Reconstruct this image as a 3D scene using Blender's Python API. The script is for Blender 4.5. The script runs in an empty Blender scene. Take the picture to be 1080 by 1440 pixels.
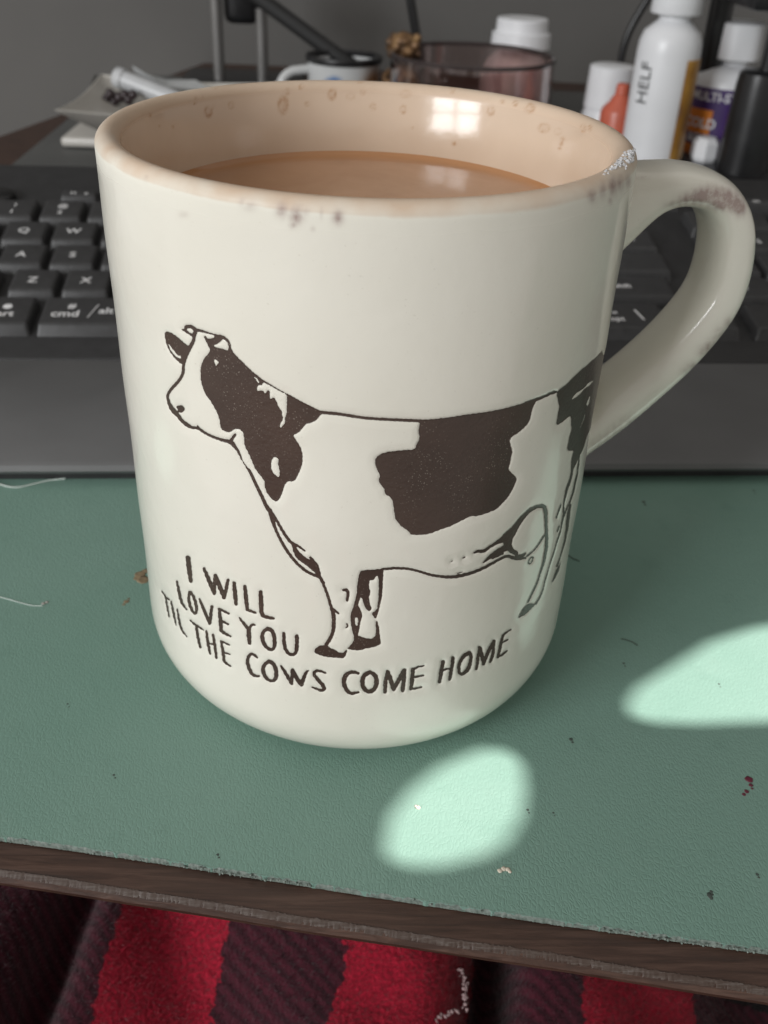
import bpy, bmesh, math, random
import numpy as np
from mathutils import Vector, Matrix
from mathutils.geometry import tessellate_polygon

random.seed(7); rng = np.random.default_rng(7)
scene = bpy.context.scene
COL = scene.collection

# ---------------------------------------------------------------- camera
CAM_M = np.array([[0.9993193, -0.0030497, 0.0367645], [-0.0289646, 0.5523302, 0.8331221], [0.0228469, 0.8336199, -0.5518659]])
CAM_C = np.array([0.000736, -0.161, 0.137172]); FPX = 1352.5
cam_d = bpy.data.cameras.new('camera'); cam = bpy.data.objects.new('camera', cam_d); COL.objects.link(cam)
cam_d.sensor_fit = 'VERTICAL'; cam_d.sensor_height = 36; cam_d.sensor_width = 27; cam_d.lens = 36*FPX/1440
cam_d.clip_start = 0.005; cam_d.clip_end = 50
cam_d.dof.use_dof = True; cam_d.dof.focus_distance = 0.150; cam_d.dof.aperture_fstop = 32
r_, u_, f_ = CAM_M
cam.matrix_world = Matrix(((r_[0], u_[0], -f_[0], CAM_C[0]), (r_[1], u_[1], -f_[1], CAM_C[1]), (r_[2], u_[2], -f_[2], CAM_C[2]), (0, 0, 0, 1)))
scene.camera = cam
scene.view_settings.view_transform = 'Standard'; scene.view_settings.look = 'None'
scene.view_settings.exposure = 0.0; scene.view_settings.gamma = 1.0
scene.cycles.use_denoising = True

def ray(u, v):
    d = np.array([(u-540)/FPX, -(v-720)/FPX, 1.0]) @ CAM_M
    return d/np.linalg.norm(d)
def onz(u, v, z=0.0):
    d = ray(u, v); return CAM_C + (z-CAM_C[2])/d[2]*d
def ony(u, v, y):
    d = ray(u, v); return CAM_C + (y-CAM_C[1])/d[1]*d
def px(P):
    q = (np.asarray(P)-CAM_C) @ CAM_M.T
    return 540+FPX*q[..., 0]/q[..., 2], 720-FPX*q[..., 1]/q[..., 2]

# ---------------------------------------------------------------- light
world = bpy.data.worlds.new('World'); scene.world = world; world.use_nodes = True
bg = world.node_tree.nodes['Background']; bg.inputs[0].default_value = (1.0, 0.955, 0.905, 1); bg.inputs[1].default_value = 0.47

def area(name, loc, target, sx, sy, power, color):
    d = bpy.data.lights.new(name, 'AREA'); d.shape = 'RECTANGLE'; d.size = sx; d.size_y = sy; d.energy = power; d.color = color
    o = bpy.data.objects.new(name, d); COL.objects.link(o); o.location = loc
    o.rotation_euler = (Vector(target)-Vector(loc)).to_track_quat('-Z', 'Y').to_euler()
    return o
WIN = Vector((-1.22, -1.10, 0.62))
side = Vector((1.10, -1.22, 0)).normalized()
for sx in (-0.205, 0.205):
    for dz, hh in ((0.32, 0.20), (0.055, 0.23), (-0.245, 0.27)):
        area('window_light', WIN+side*sx+Vector((0, 0, dz)), (0+side.x*sx, 0.05+side.y*sx, 0.05+dz), 0.36, hh, 6.2*4/6*hh/0.235, (0.97, 0.985, 1.0))
# sunbeam for the lit patches, cut by an unseen sheet added to shape it
SUN_DIR = Vector((0.52, -0.34, 0.78)).normalized()
PATCH_MID = Vector((0.045, -0.034, 0.0))
SUN_POS = PATCH_MID + SUN_DIR*2.2
sd = bpy.data.lights.new('sun_beam', 'SPOT'); sd.energy = 640; sd.color = (1.0, 0.90, 0.87); sd.spot_size = math.radians(11.4); sd.spot_blend = 0.0; sd.shadow_soft_size = 0.0065
so = bpy.data.objects.new('sun_beam', sd); COL.objects.link(so); so.location = SUN_POS
so.rotation_euler = (-SUN_DIR).to_track_quat('-Z', 'Y').to_euler()

# ---------------------------------------------------------------- helpers
def lin(r, g, b):
    f = lambda c: (c/255/12.92 if c/255 <= 0.04045 else ((c/255+0.055)/1.055)**2.4)
    return (f(r), f(g), f(b), 1)
class NT:
    def __init__(self, name):
        self.m = bpy.data.materials.new(name); self.m.use_nodes = True; self.t = self.m.node_tree
        self.b = self.t.nodes['Principled BSDF']
    def n(self, kind, **kw):
        nd = self.t.nodes.new(kind)
        for k, v in kw.items():
            if k in nd.inputs: nd.inputs[k].default_value = v
            else: setattr(nd, k, v)
        return nd
    def l(self, a, b): self.t.links.new(a, b)
    def coord(self, scale=(1, 1, 1), rot=(0, 0, 0), kind='Object'):
        tc = self.n('ShaderNodeTexCoord'); mp = self.n('ShaderNodeMapping'); mp.inputs['Scale'].default_value = scale; mp.inputs['Rotation'].default_value = rot
        self.l(tc.outputs[kind], mp.inputs['Vector']); return mp.outputs['Vector']
    def noise(self, scale, detail=3, vec=None, rough=0.5, dist=0.0):
        nd = self.n('ShaderNodeTexNoise'); nd.inputs['Scale'].default_value = scale; nd.inputs['Detail'].default_value = detail; nd.inputs['Roughness'].default_value = rough; nd.inputs['Distortion'].default_value = dist
        if vec is not None: self.l(vec, nd.inputs['Vector'])
        return nd.outputs['Fac']
    def ramp(self, fac, stops):
        nd = self.n('ShaderNodeValToRGB'); e = nd.color_ramp.elements
        while len(e) < len(stops): e.new(0.5)
        for el, (p, c) in zip(e, stops): el.position = p; el.color = c if len(c) == 4 else (*c, 1)
        self.l(fac, nd.inputs['Fac']); return nd.outputs['Color']
    def mix(self, fac, a, b, mode='MIX'):
        nd = self.n('ShaderNodeMix', data_type='RGBA', blend_type=mode)
        if isinstance(fac, (int, float)): nd.inputs[0].default_value = fac
        else: self.l(fac, nd.inputs[0])
        for s, c in ((6, a), (7, b)):
            if isinstance(c, tuple): nd.inputs[s].default_value = c if len(c) == 4 else (*c, 1)
            else: self.l(c, nd.inputs[s])
        return nd.outputs[2]
    def math(self, op, a, b=None):
        nd = self.n('ShaderNodeMath', operation=op)
        for s, c in ((0, a), (1, b)):
            if c is None: continue
            if isinstance(c, (int, float)): nd.inputs[s].default_value = c
            else: self.l(c, nd.inputs[s])
        return nd.outputs[0]
    def attr(self, name):
        nd = self.n('ShaderNodeAttribute'); nd.attribute_name = name; return nd.outputs['Fac']
    def bump(self, h, strength=0.3, dist=0.001):
        nd = self.n('ShaderNodeBump'); nd.inputs['Strength'].default_value = strength; nd.inputs['Distance'].default_value = dist
        self.l(h, nd.inputs['Height']); self.l(nd.outputs[0], self.b.inputs['Normal'])
    def base(self, c):
        if isinstance(c, tuple): self.b.inputs['Base Color'].default_value = c if len(c) == 4 else (*c, 1)
        else: self.l(c, self.b.inputs['Base Color'])
    def rough(self, r):
        if isinstance(r, (int, float)): self.b.inputs['Roughness'].default_value = r
        else: self.l(r, self.b.inputs['Roughness'])

MATS = {}
def simple(name, color, rough=0.5, vary=0.12, scale=60, bump=0.0, metal=0.0, coat=0.0):
    if name in MATS: return MATS[name]
    t = NT(name); vec = t.coord()
    c = tuple(color[:3])
    nz = t.noise(scale, 4, vec)
    t.base(t.ramp(nz, [(0.3, tuple(x*(1-vary) for x in c)), (0.7, tuple(min(1, x*(1+vary)) for x in c))]))
    t.rough(t.math('MULTIPLY_ADD', nz, 0.15)); t.t.nodes[-1].inputs[2].default_value = max(0.02, rough-0.075)
    t.b.inputs['Metallic'].default_value = metal; t.b.inputs['Coat Weight'].default_value = coat
    if bump: t.bump(t.noise(scale*8, 3, vec), bump, 0.0005)
    MATS[name] = t.m; return t.m

def tag(o, label=None, cat=None, group=None, kind=None):
    if label: o['label'] = label
    if cat: o['category'] = cat
    if group: o['group'] = group
    if kind: o['kind'] = kind
    return o
def empty(name, loc=(0, 0, 0), rz=0):
    o = bpy.data.objects.new(name, None); COL.objects.link(o); o.location = loc; o.rotation_euler = (0, 0, rz); o.empty_display_size = 0.01; return o
def link(name, me, material, parent=None, smooth=True, loc=None, rot=None):
    o = bpy.data.objects.new(name, me); COL.objects.link(o)
    if material is not None and not me.materials: me.materials.append(material)
    if smooth: me.shade_smooth()
    if parent: o.parent = parent
    if loc is not None: o.location = loc
    if rot is not None: o.rotation_euler = rot
    return o
def from_bm(name, bm):
    me = bpy.data.meshes.new(name); bmesh.ops.recalc_face_normals(bm, faces=bm.faces[:]); bm.to_mesh(me); bm.free(); return me
def sharp(me, deg=35):
    me.shade_smooth()
    try: me.set_sharp_from_angle(angle=math.radians(deg))
    except Exception: pass
def box_bm(bm, x0, x1, y0, y1, z0, z1, bevel=0.0, seg=2):
    b = bmesh.new(); bmesh.ops.create_cube(b, size=1)
    for v in b.verts: v.co = Vector((x0+(v.co.x+.5)*(x1-x0), y0+(v.co.y+.5)*(y1-y0), z0+(v.co.z+.5)*(z1-z0)))
    if bevel: bmesh.ops.bevel(b, geom=b.edges[:], offset=bevel, segments=seg, affect='EDGES', profile=0.5)
    me = bpy.data.meshes.new('t'); b.to_mesh(me); b.free(); bm.from_mesh(me); bpy.data.meshes.remove(me)
def box(name, x0, x1, y0, y1, z0, z1, material, parent=None, bevel=0.0, seg=2, **kw):
    bm = bmesh.new(); box_bm(bm, x0, x1, y0, y1, z0, z1, bevel, seg); me = from_bm(name, bm)
    o = link(name, me, material, parent, smooth=False, **kw); sharp(me); return o
def lathe(name, prof, material, parent=None, seg=48, a0=0, a1=2*math.pi, loc=None, deg=40):
    full = abs(a1-a0-2*math.pi) < 1e-6; bm = bmesh.new(); rings = []
    n = seg if full else seg+1
    for r, z in prof:
        if r < 1e-7: rings.append([bm.verts.new((0, 0, z))])
        else: rings.append([bm.verts.new((r*math.cos(a0+(a1-a0)*k/seg), r*math.sin(a0+(a1-a0)*k/seg), z)) for k in range(n)])
    for A, B in zip(rings, rings[1:]):
        for k in range(seg):
            k2 = (k+1) % n
            if len(A) == 1 and len(B) == 1: continue
            if len(A) == 1: bm.faces.new((A[0], B[k], B[k2]))
            elif len(B) == 1: bm.faces.new((A[k], A[k2], B[0]))
            else: bm.faces.new((A[k], A[k2], B[k2], B[k]))
    me = from_bm(name, bm); o = link(name, me, material, parent, smooth=False, loc=loc); sharp(me, deg); return o
def tube(name, pts, radii, material, parent=None, seg=14, cap=True, shape=None):
    """sweep a circle (or shape(i) -> list of (a, b) offsets) along pts"""
    pts = [Vector(p) for p in pts]
    if isinstance(radii, (int, float)): radii = [radii]*len(pts)
    bm = bmesh.new(); rings = []; nprev = None
    for i, p in enumerate(pts):
        t = (pts[min(i+1, len(pts)-1)]-pts[max(i-1, 0)]).normalized()
        if nprev is None:
            ref = Vector((0, 0, 1)) if abs(t.z) < 0.9 else Vector((1, 0, 0)); nrm = (ref-t*ref.dot(t)).normalized()
        else: nrm = (nprev-t*nprev.dot(t)).normalized()
        nprev = nrm; bi = t.cross(nrm)
        rings.append([bm.verts.new(p+(nrm*math.cos(2*math.pi*k/seg)+bi*math.sin(2*math.pi*k/seg))*radii[i]) for k in range(seg)])
    for A, B in zip(rings, rings[1:]):
        for k in range(seg): bm.faces.new((A[k], A[(k+1) % seg], B[(k+1) % seg], B[k]))
    if cap: bm.faces.new(rings[0]); bm.faces.new(rings[-1])
    me = from_bm(name, bm); o = link(name, me, material, parent, smooth=False); sharp(me, 50); return o
def smoothpath(pts, it=2):
    P = [np.array(p, float) for p in pts]
    for _ in range(it):
        Q = [P[0]]
        for a, b in zip(P, P[1:]): Q += [a*.75+b*.25, a*.25+b*.75]
        Q.append(P[-1]); P = Q
    return P
_texts = []
def text_later(name, body, size, material, parent, loc, rot=(0, 0, 0), wrap=None, align='CENTER', offset=0.0):
    c = bpy.data.curves.new(name, 'FONT'); c.body = body; c.size = size; c.align_x = align; c.align_y = 'CENTER'; c.resolution_u = 3; c.offset = offset
    o = bpy.data.objects.new(name+'_tmp', c); COL.objects.link(o)
    _texts.append((o, name, material, parent, loc, rot, wrap))
def flush_texts():
    dg = bpy.context.evaluated_depsgraph_get()
    for o, name, material, parent, loc, rot, wrap in _texts:
        me = bpy.data.meshes.new_from_object(o.evaluated_get(dg))
        me.materials.clear()
        if wrap:      # bend the flat lettering round an upright cylinder of radius wrap = (r, angle)
            bm = bmesh.new(); bm.from_mesh(me)
            bmesh.ops.subdivide_edges(bm, edges=[e for e in bm.edges if e.calc_length() > 0.002], cuts=1)
            r, a0 = wrap; R = Matrix.Rotation(rot[2], 3, 'Z')
            for v in bm.verts:
                p = R @ v.co; a = a0+p.x/r
                v.co = Vector((r*math.sin(a), -r*math.cos(a), p.y))
            bm.to_mesh(me); bm.free()
            link(name, me, material, parent, smooth=False, loc=loc)
        else: link(name, me, material, parent, smooth=False, loc=loc, rot=rot)
        cu = o.data; bpy.data.objects.remove(o); bpy.data.curves.remove(cu)
    _texts.clear()

# ================================================================ SETTING
# ---- wood desk
wood = NT('dark_wood'); v = wood.coord((6, 90, 90), (0, 0, math.radians(8.4)))
g1 = wood.noise(9, 6, v, 0.65, 0.6); g2 = wood.noise(60, 3, v)
wood.base(wood.mix(wood.math('MULTIPLY', g2, 0.5), wood.ramp(g1, [(0.3, (0.024, 0.011, 0.007)), (0.5, (0.060, 0.029, 0.019)), (0.68, (0.105, 0.057, 0.040))]), (0.03, 0.017, 0.012)))
wood.rough(0.42); wood.bump(g1, 0.25, 0.0006)
MAT_T = 0.0013
e0 = onz(0, 1231, -MAT_T); e1 = onz(1080, 1398, -MAT_T)      # desk front edge
ed = (e1-e0)/np.linalg.norm(e1-e0); en = np.array([-ed[1], ed[0], 0])
def edge_pt(base, s, t, z): return base+ed*s+en*t+np.array([0, 0, z-base[2]])
prof = [(0.020, -0.022), (0.0045, -0.0082), (0.0012, -0.0050), (0.0, -0.0040), (-0.0003, -0.0029), (0.0001, -MAT_T-0.0006), (0.0009, -MAT_T-0.00015), (0.0022, -MAT_T), (0.79, -MAT_T), (0.79, -0.022)]
bm = bmesh.new(); L = []
dl = lambda t: -0.2369+(t-0.4749)*(0.0069/0.0589)*1.0
for k in np.linspace(0, 1, 60):
    s = dl(0)+(0.55-dl(0))*k
    L.append([bm.verts.new(edge_pt(e0, dl(t)+(0.55-dl(t))*k, t+(0.00010*math.sin(s*90)+0.00006*math.sin(s*231) if t < 0.003 else 0), z)) for t, z in prof])
for A, B in zip(L, L[1:]):
    for k in range(len(prof)): bm.faces.new((A[k], B[k], B[(k+1) % len(prof)], A[(k+1) % len(prof)]))
bm.faces.new(L[0]); bm.faces.new(L[-1])
desk_me = from_bm('desk', bm); desk = link('desk', desk_me, wood.m, smooth=False); sharp(desk_me, 30)
tag(desk, 'dark brown wooden desk with a worn rounded front edge', kind='structure')
# pale line along the desk's front edge: wear with a painted edge highlight
worn = NT('worn_edge_highlight'); v = worn.coord((0.10, 1, 1), (0, 0, math.radians(8.4))); worn.base(worn.ramp(worn.noise(2600, 6, v, 0.75), [(0.35, (0.050, 0.029, 0.021)), (0.52, (0.068, 0.046, 0.036)), (0.70, (0.120, 0.100, 0.090))])); worn.rough(0.5)
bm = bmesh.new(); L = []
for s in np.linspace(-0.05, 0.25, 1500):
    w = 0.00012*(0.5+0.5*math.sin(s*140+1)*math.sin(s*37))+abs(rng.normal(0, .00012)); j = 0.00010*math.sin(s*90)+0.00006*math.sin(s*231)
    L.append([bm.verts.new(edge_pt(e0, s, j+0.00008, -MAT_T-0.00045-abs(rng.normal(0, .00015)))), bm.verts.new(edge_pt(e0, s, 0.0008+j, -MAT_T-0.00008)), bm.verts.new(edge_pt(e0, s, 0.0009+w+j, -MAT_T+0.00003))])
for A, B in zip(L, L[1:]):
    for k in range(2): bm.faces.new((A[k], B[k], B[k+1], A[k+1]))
link('worn_edge_highlight', from_bm('worn_edge_highlight', bm), worn.m, desk)

# ---- walls
wallm = NT('grey_wall_paint'); v = wallm.coord(); wallm.base(wallm.ramp(wallm.noise(7, 4, v), [(0.3, (0.098, 0.095, 0.091)), (0.7, (0.116, 0.112, 0.106))])); wallm.rough(0.8); wallm.bump(wallm.noise(300, 3, v), 0.15, 0.001)
l0 = onz(0, 192, -MAT_T); l1 = onz(75, 165, -MAT_T); ld = (l1-l0)/np.linalg.norm(l1-l0)
def wall(name, a, b, z0, z1, th, label):
    a = Vector(a); b = Vector(b); d = (b-a).normalized(); n = Vector((-d.y, d.x, 0))
    bm = bmesh.new(); vs = []
    for p in (a, b, b+n*th, a+n*th): vs.append((bm.verts.new((p.x, p.y, z0)), bm.verts.new((p.x, p.y, z1))))
    for k in range(4): bm.faces.new((vs[k][0], vs[(k+1) % 4][0], vs[(k+1) % 4][1], vs[k][1]))
    bm.faces.new([q[0] for q in vs]); bm.faces.new([q[1] for q in vs])
    o = link(name, from_bm(name, bm), wallm.m, smooth=False); tag(o, label, kind='structure'); return o
WY = 0.70
wall('wall_back', (-1.0, WY+0.03, 0), (1.1, WY+0.03, 0), -0.9, 1.0, 0.02, 'grey painted wall behind the desk')

# ---- green desk mat
gm = NT('green_leatherette'); v = gm.coord((1, 1, 1))
vs_ = gm.coord((1, 0.55, 1), (0, 0, 0.5))
w = gm.n('ShaderNodeTexVoronoi', feature='DISTANCE_TO_EDGE'); w.inputs['Scale'].default_value = 1600; w.inputs['Randomness'].default_value = 1.0
wn = gm.noise(700, 2, vs_, 0.5, 0.0)
wv = gm.n('ShaderNodeVectorMath', operation='ADD'); gm.l(vs_, wv.inputs[0])
sc = gm.n('ShaderNodeVectorMath', operation='SCALE'); nzv = gm.n('ShaderNodeTexNoise'); nzv.inputs['Scale'].default_value = 500; gm.l(vs_, nzv.inputs['Vector']); gm.l(nzv.outputs['Color'], sc.inputs[0]); sc.inputs['Scale'].default_value = 0.0012; gm.l(sc.outputs[0], wv.inputs[1]); gm.l(wv.outputs[0], w.inputs['Vector'])
grain = gm.ramp(w.outputs['Distance'], [(0.0, (0, 0, 0)), (0.22, (1, 1, 1))])
big = gm.noise(14, 4, v)
c = gm.ramp(big, [(0.3, (0.155, 0.272, 0.222)), (0.7, (0.186, 0.305, 0.254))])
c = gm.mix(gm.math('MULTIPLY', gm.ramp(gm.noise(120, 4, v), [(0.62, (0, 0, 0)), (0.75, (1, 1, 1))]), 0.20), c, (0.10, 0.19, 0.15))
scf = gm.ramp(gm.noise(28, 5, gm.coord((1, 2.5, 1), (0, 0, 0.7)), 0.7), [(0.40, (0.40,)*3), (0.62, (0.56,)*3)])
c = gm.mix(gm.math('MULTIPLY', gm.ramp(gm.noise(45, 6, v, 0.75), [(0.58, (0, 0, 0)), (0.72, (1, 1, 1))]), 0.16), c, (0.24, 0.33, 0.28))
gm.base(c); gm.rough(scf); gm.b.inputs['Specular IOR Level'].default_value = 0.45
gm.bump(grain, 0.36, 0.00011)
m0 = onz(0, 1176, 0); m1 = onz(1080, 1337, 0); md = (m1-m0)/np.linalg.norm(m1-m0); mn = np.array([-md[1], md[0], 0])
mat_root = empty('desk_mat', tuple(m0)); mat_root.location = (0, 0, -MAT_T)
tag(mat_root, 'green leatherette desk mat under the mug, with frayed front edge', 'desk mat')
bm = bmesh.new(); ss = np.linspace(-0.14, 0.50, 900); back = []
fr = [m0+md*s+mn*(rng.normal(0, 0.00010)+0.0002*math.sin(s*60)) for s in ss]
outline = [Vector((p[0], p[1], 0)) for p in fr]+[Vector((0.48, 0.345, 0)), Vector((-0.196, 0.300, 0)), Vector((-0.196, 0.1, 0))]
top = [bm.verts.new((p.x, p.y, MAT_T)) for p in outline]; bot = [bm.verts.new((p.x, p.y, 0.0001)) for p in outline]
bm.faces.new(top); bm.faces.new(bot[::-1])
for k in range(len(top)): bm.faces.new((top[k], bot[k], bot[(k+1) % len(top)], top[(k+1) % len(top)]))
bmesh.ops.triangulate(bm, faces=[f for f in bm.faces if len(f.verts) > 4])
link('sheet', from_bm('sheet', bm), gm.m, mat_root, smooth=False)
# pale cut edge, thready and uneven
fray = NT('cut_backing'); v = fray.coord(); fray.base(fray.ramp(fray.noise(1500, 3, v), [(0.35, (0.10, 0.13, 0.112)), (0.65, (0.20, 0.235, 0.21))])); fray.rough(0.6)
bm = bmesh.new(); L = []
for s in np.linspace(-0.06, 0.20, 1400):
    p = m0+md*s+mn*0.0002*math.sin(s*60)
    wob = abs(rng.normal(0, 0.00022))*(0.4+0.6*(math.sin(s*75)+1)/2)
    L.append([bm.verts.new((*(p+mn*(0.00010+rng.normal(0, .00005)))[:2], MAT_T+0.00003)), bm.verts.new((*(p-mn*(0.00006+wob*.35))[:2], MAT_T-0.00025+rng.normal(0, .0001))), bm.verts.new((*(p-mn*(0.0001+wob*.4))[:2], 0.0002))])
for A, B in zip(L, L[1:]):
    for k in range(2): bm.faces.new((A[k], B[k], B[k+1], A[k+1]))
link('cut_edge', from_bm('cut_edge', bm), fray.m, mat_root)
# little threads and beads of backing standing out of the edge
bm = bmesh.new()
def blob(bm, p, r, sub=1, sq=(1, 1, 1), jit=0.25):
    q = bmesh.ops.create_icosphere(bm, subdivisions=sub, radius=r)
    for vv in q['verts']:
        vv.co = Vector((vv.co.x*sq[0], vv.co.y*sq[1], vv.co.z*sq[2]))*(1+rng.uniform(-jit, jit))+Vector(p)
for s0_, s1_, n in ((0.034, 0.054, 22), (0.100, 0.126, 30), (-0.01, 0.15, 10)):
    for k in range(n):
        s = s0_+(s1_-s0_)*(k+rng.uniform(0, .6))/n if n != 10 else rng.uniform(s0_, s1_)
        p = m0+md*s-mn*rng.uniform(0.0002, 0.0006)
        blob(bm, (p[0], p[1], rng.uniform(0.0008, MAT_T)), rng.uniform(0.00014, 0.00027))
o = link('frayed_thread', from_bm('frayed_thread', bm), fray.m, mat_root); o['kind'] = 'stuff'

# ================================================================ THE MUG
R = 0.0423; H = 0.1038; RC = 0.0138; RIN = 0.0385
# ---- tracing of the printed design: photograph pixels -> shapes
def T(x0, y0, s, pts): return [(x0+p[0]/s, y0+p[1]/s) + ((p[2]/s/2,) if len(p) > 2 else ()) for p in pts]
COW_P, COW_H, COW_S = [], [], []          # polygons, white holes, strokes (x, y, half width)
A = lambda *p: T(220, 450, 8, p)
B = lambda *p: T(310, 480, 6, p)
Cc = lambda *p: T(320, 600, 6.545, p)
D = lambda *p: T(420, 760, 7.714, p)
Ee = lambda *p: T(510, 540, 4, p)
F = lambda *p: T(620, 690, 6, p)
Hh = lambda *p: T(740, 640, 6, p)
I = lambda *p: T(740, 490, 7.2, p)
# head
COW_P.append(A((84,150),(100,130),(150,142),(210,178),(270,232),(335,285),(365,295),(372,330),(340,390),(320,440),(312,490),(280,500),(245,480),(190,425),(140,355),(105,280),(90,210)))
COW_H.append(A((128,262),(150,300),(190,350),(235,405),(265,400),(268,440),(225,425),(180,385),(145,335),(128,295)))
COW_P.append(A((300,80),(320,62),(360,52),(400,62),(430,85),(455,105),(445,150),(425,185),(395,195),(375,175),(330,150),(300,130),(268,110),(275,98),(300,108),(312,98)))
COW_H.append(A((325,112),(345,97),(380,98),(415,125),(395,158),(360,140)))
COW_S += [A((440,118,38),(500,125,30),(560,145,20),(640,165,16),(710,185,26)),
 A((430,150,36),(415,190,34),(412,240,36),(345,350,50),(312,430,40),(295,510,30),(295,580,32),(270,650,34),(215,720,34),(150,790,34),(115,850,30),(120,900,28),(150,980,44),(190,1030,58),(235,1075,44),(270,1130,36),(330,1180,45),(390,1215,30),(460,1218,30),(520,1262,28),(600,1308,30),(700,1345,30),(790,1362,30),(840,1368,40),(880,1430,30)),
 A((240,985,45),(275,1000,75),(265,1012,66)), A((452,1190,14),(465,1215,20)), A((880,1295,30),(835,1355,36)), A((540,195,24),(575,255,34),(610,320,40))]
COW_P.append(A((560,208),(575,215),(640,205),(655,175),(700,165),(760,185),(805,225),(830,280),(835,330),(870,385),(930,445))+B((170,165),(250,245),(350,325),(450,385),(560,445),(680,510),(780,560),(840,590),(900,594),(900,612),(845,620),(810,665),(770,690),(720,700),(685,740),(650,780),(607,795),(640,845),(675,900),(690,960),(690,1020),(670,1090),(630,1175),(605,1185),(560,1185),(535,1220),(515,1290),(495,1335),(465,1358),(430,1335),(390,1285),(370,1230),(368,1180),(340,1145),(290,1080),(265,1020),(235,950),(200,885),(195,820),(190,775),(165,748),(130,740),(95,755),(70,772))+A((800,1270),(735,1245),(715,1210),(705,1130),(680,1050),(640,980),(600,910),(550,850),(520,780),(495,700),(488,600),(495,510),(530,430),(580,380),(600,335),(585,310),(575,255)))
COW_H += [A((630,285),(680,275),(720,240),(740,215),(790,250),(810,310),(795,350),(740,325),(680,315),(640,300)), A((640,450),(660,445),(700,480),(680,500),(665,525),(645,490)),
 B((355,350),(380,358),(450,398),(520,435),(555,450),(560,500),(555,570),(560,600),(545,640),(538,660),(545,690),(520,720),(500,735),(497,705),(524,660),(515,610),(515,590),(490,565),(465,500),(445,475),(415,490),(410,470),(415,430),(400,412),(385,430),(375,445),(355,420),(330,415),(308,430),(303,390),(320,375),(345,372)),
 B((268,298),(300,310),(325,345),(322,375),(312,350),(290,320)), B((440,985),(465,980),(490,1000),(482,1040),(497,1090),(495,1145),(480,1150),(440,1115),(422,1070),(425,1020))]
# neck and chest lines
COW_S += [B((0,835,26),(75,850,30),(130,905,24),(155,950,18),(180,1010,8)), B((180,1010,7),(215,1065,9)), B((215,1065,12),(245,1100,25),(290,1200,25),(345,1310,28),(385,1400,30),(410,1430,40)),
 Cc((385,770,35),(405,840,45),(430,930,25),(480,1040,25),(550,1160,28),(640,1270,26),(720,1335,26),(800,1375,26),(840,1385,28),(860,1410,28),(880,1440,28)),
 Cc((410,800,20),(450,870,24),(500,960,26),(560,1050,26),(600,1085,30),(640,1100,22),(680,1125,18),(712,1150,12)),
 Cc((600,1090,25),(620,1140,40),(650,1195,60),(700,1230,55),(760,1270,65),(810,1310,65),(835,1355,40),(840,1385,30)), Cc((760,1210,22),(790,1250,35),(815,1290,45))]
# front legs
COW_S += [D((225,390,30),(275,500,28),(320,620,30),(350,730,30),(375,800,45),(380,870,42),(378,950,42),(365,1020,38),(330,1090,40),(300,1130,40)),
 D((360,740,25),(400,775,30),(435,803,14)), D((485,545,30),(525,535,32),(535,590,34),(525,660,26)), D((520,910,15),(535,935,20),(512,955,12))]
COW_P += [D((165,1215),(175,1180),(215,1150),(300,1135),(345,1175),(395,1190),(430,1222),(480,1225),(525,1180),(520,1220),(500,1270),(480,1283),(380,1278),(280,1265),(200,1240)),
 D((525,1180),(575,1130),(600,1085),(598,1050),(650,1040),(720,1068),(790,1072),(835,1045),(840,980),(835,900),(840,850),(850,880),(870,940),(878,1030),(893,1130),(830,1160),(720,1180),(660,1200),(600,1195),(540,1185)),
 D((668,340),(700,328),(800,322),(920,312),(915,400),(905,600),(880,720),(850,820),(835,860),(790,800),(830,770),(855,740),(868,600),(870,450),(862,390),(835,395),(820,435),(770,435),(758,490),(775,560),(772,600),(760,615),(770,690),(792,750),(770,772),(740,760),(715,720),(690,640),(672,615),(640,700),(655,730),(680,780),(688,830),(668,900),(648,1000),(640,1060),(600,1060),(575,960),(562,870),(565,790),(590,730),(615,650),(632,560),(635,480),(650,400))]
COW_H.append(D((605,835),(640,845),(650,880),(628,950),(612,910)))
# back line, flank patch, belly
COW_S += [[(452,580.5,2.3),(480,583,2.2),(510,588.5,2.0),(550,590.8,2.0),(592,592.5,2.2)], D((900,320,26),(1000,308,28),(1080,306,28)),
 [(559,799.7,1.8),(575,800.5,1.7),(590,804,1.6),(608,810,1.7),(621,811.5,2.0)],
 F((0,728,24),(80,735,26),(160,725,28),(260,700,26),(360,660,24),(450,610,22),(520,570,22),(570,552,25),(610,570,34),(660,580,22),(715,570,20)), F((140,702,8),(185,693,8))]
COW_P.append(Ee((325,203),(400,200),(500,188),(600,172),(700,160),(800,140),(900,112),(985,88),(960,135),(940,215),(895,265),(840,300),(828,325),(845,380),(835,430),(820,485),(872,530),(850,590),(820,640),(790,670),(760,705),(700,730),(650,745),(610,745),(560,770),(490,805),(440,820),(380,845),(330,852),(270,850),(265,835),(220,805),(185,765),(178,720),(170,660),(150,632),(130,628),(120,590),(92,555),(90,540),(100,520),(75,470),(68,430),(85,405),(130,385),(220,375),(298,370),(305,340),(322,315),(315,265)))
COW_S += [Ee((960,100,14),(1020,75,14),(1080,46,14)), I((0,552,20),(130,507,18),(230,472,18),(315,442,20))]
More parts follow.
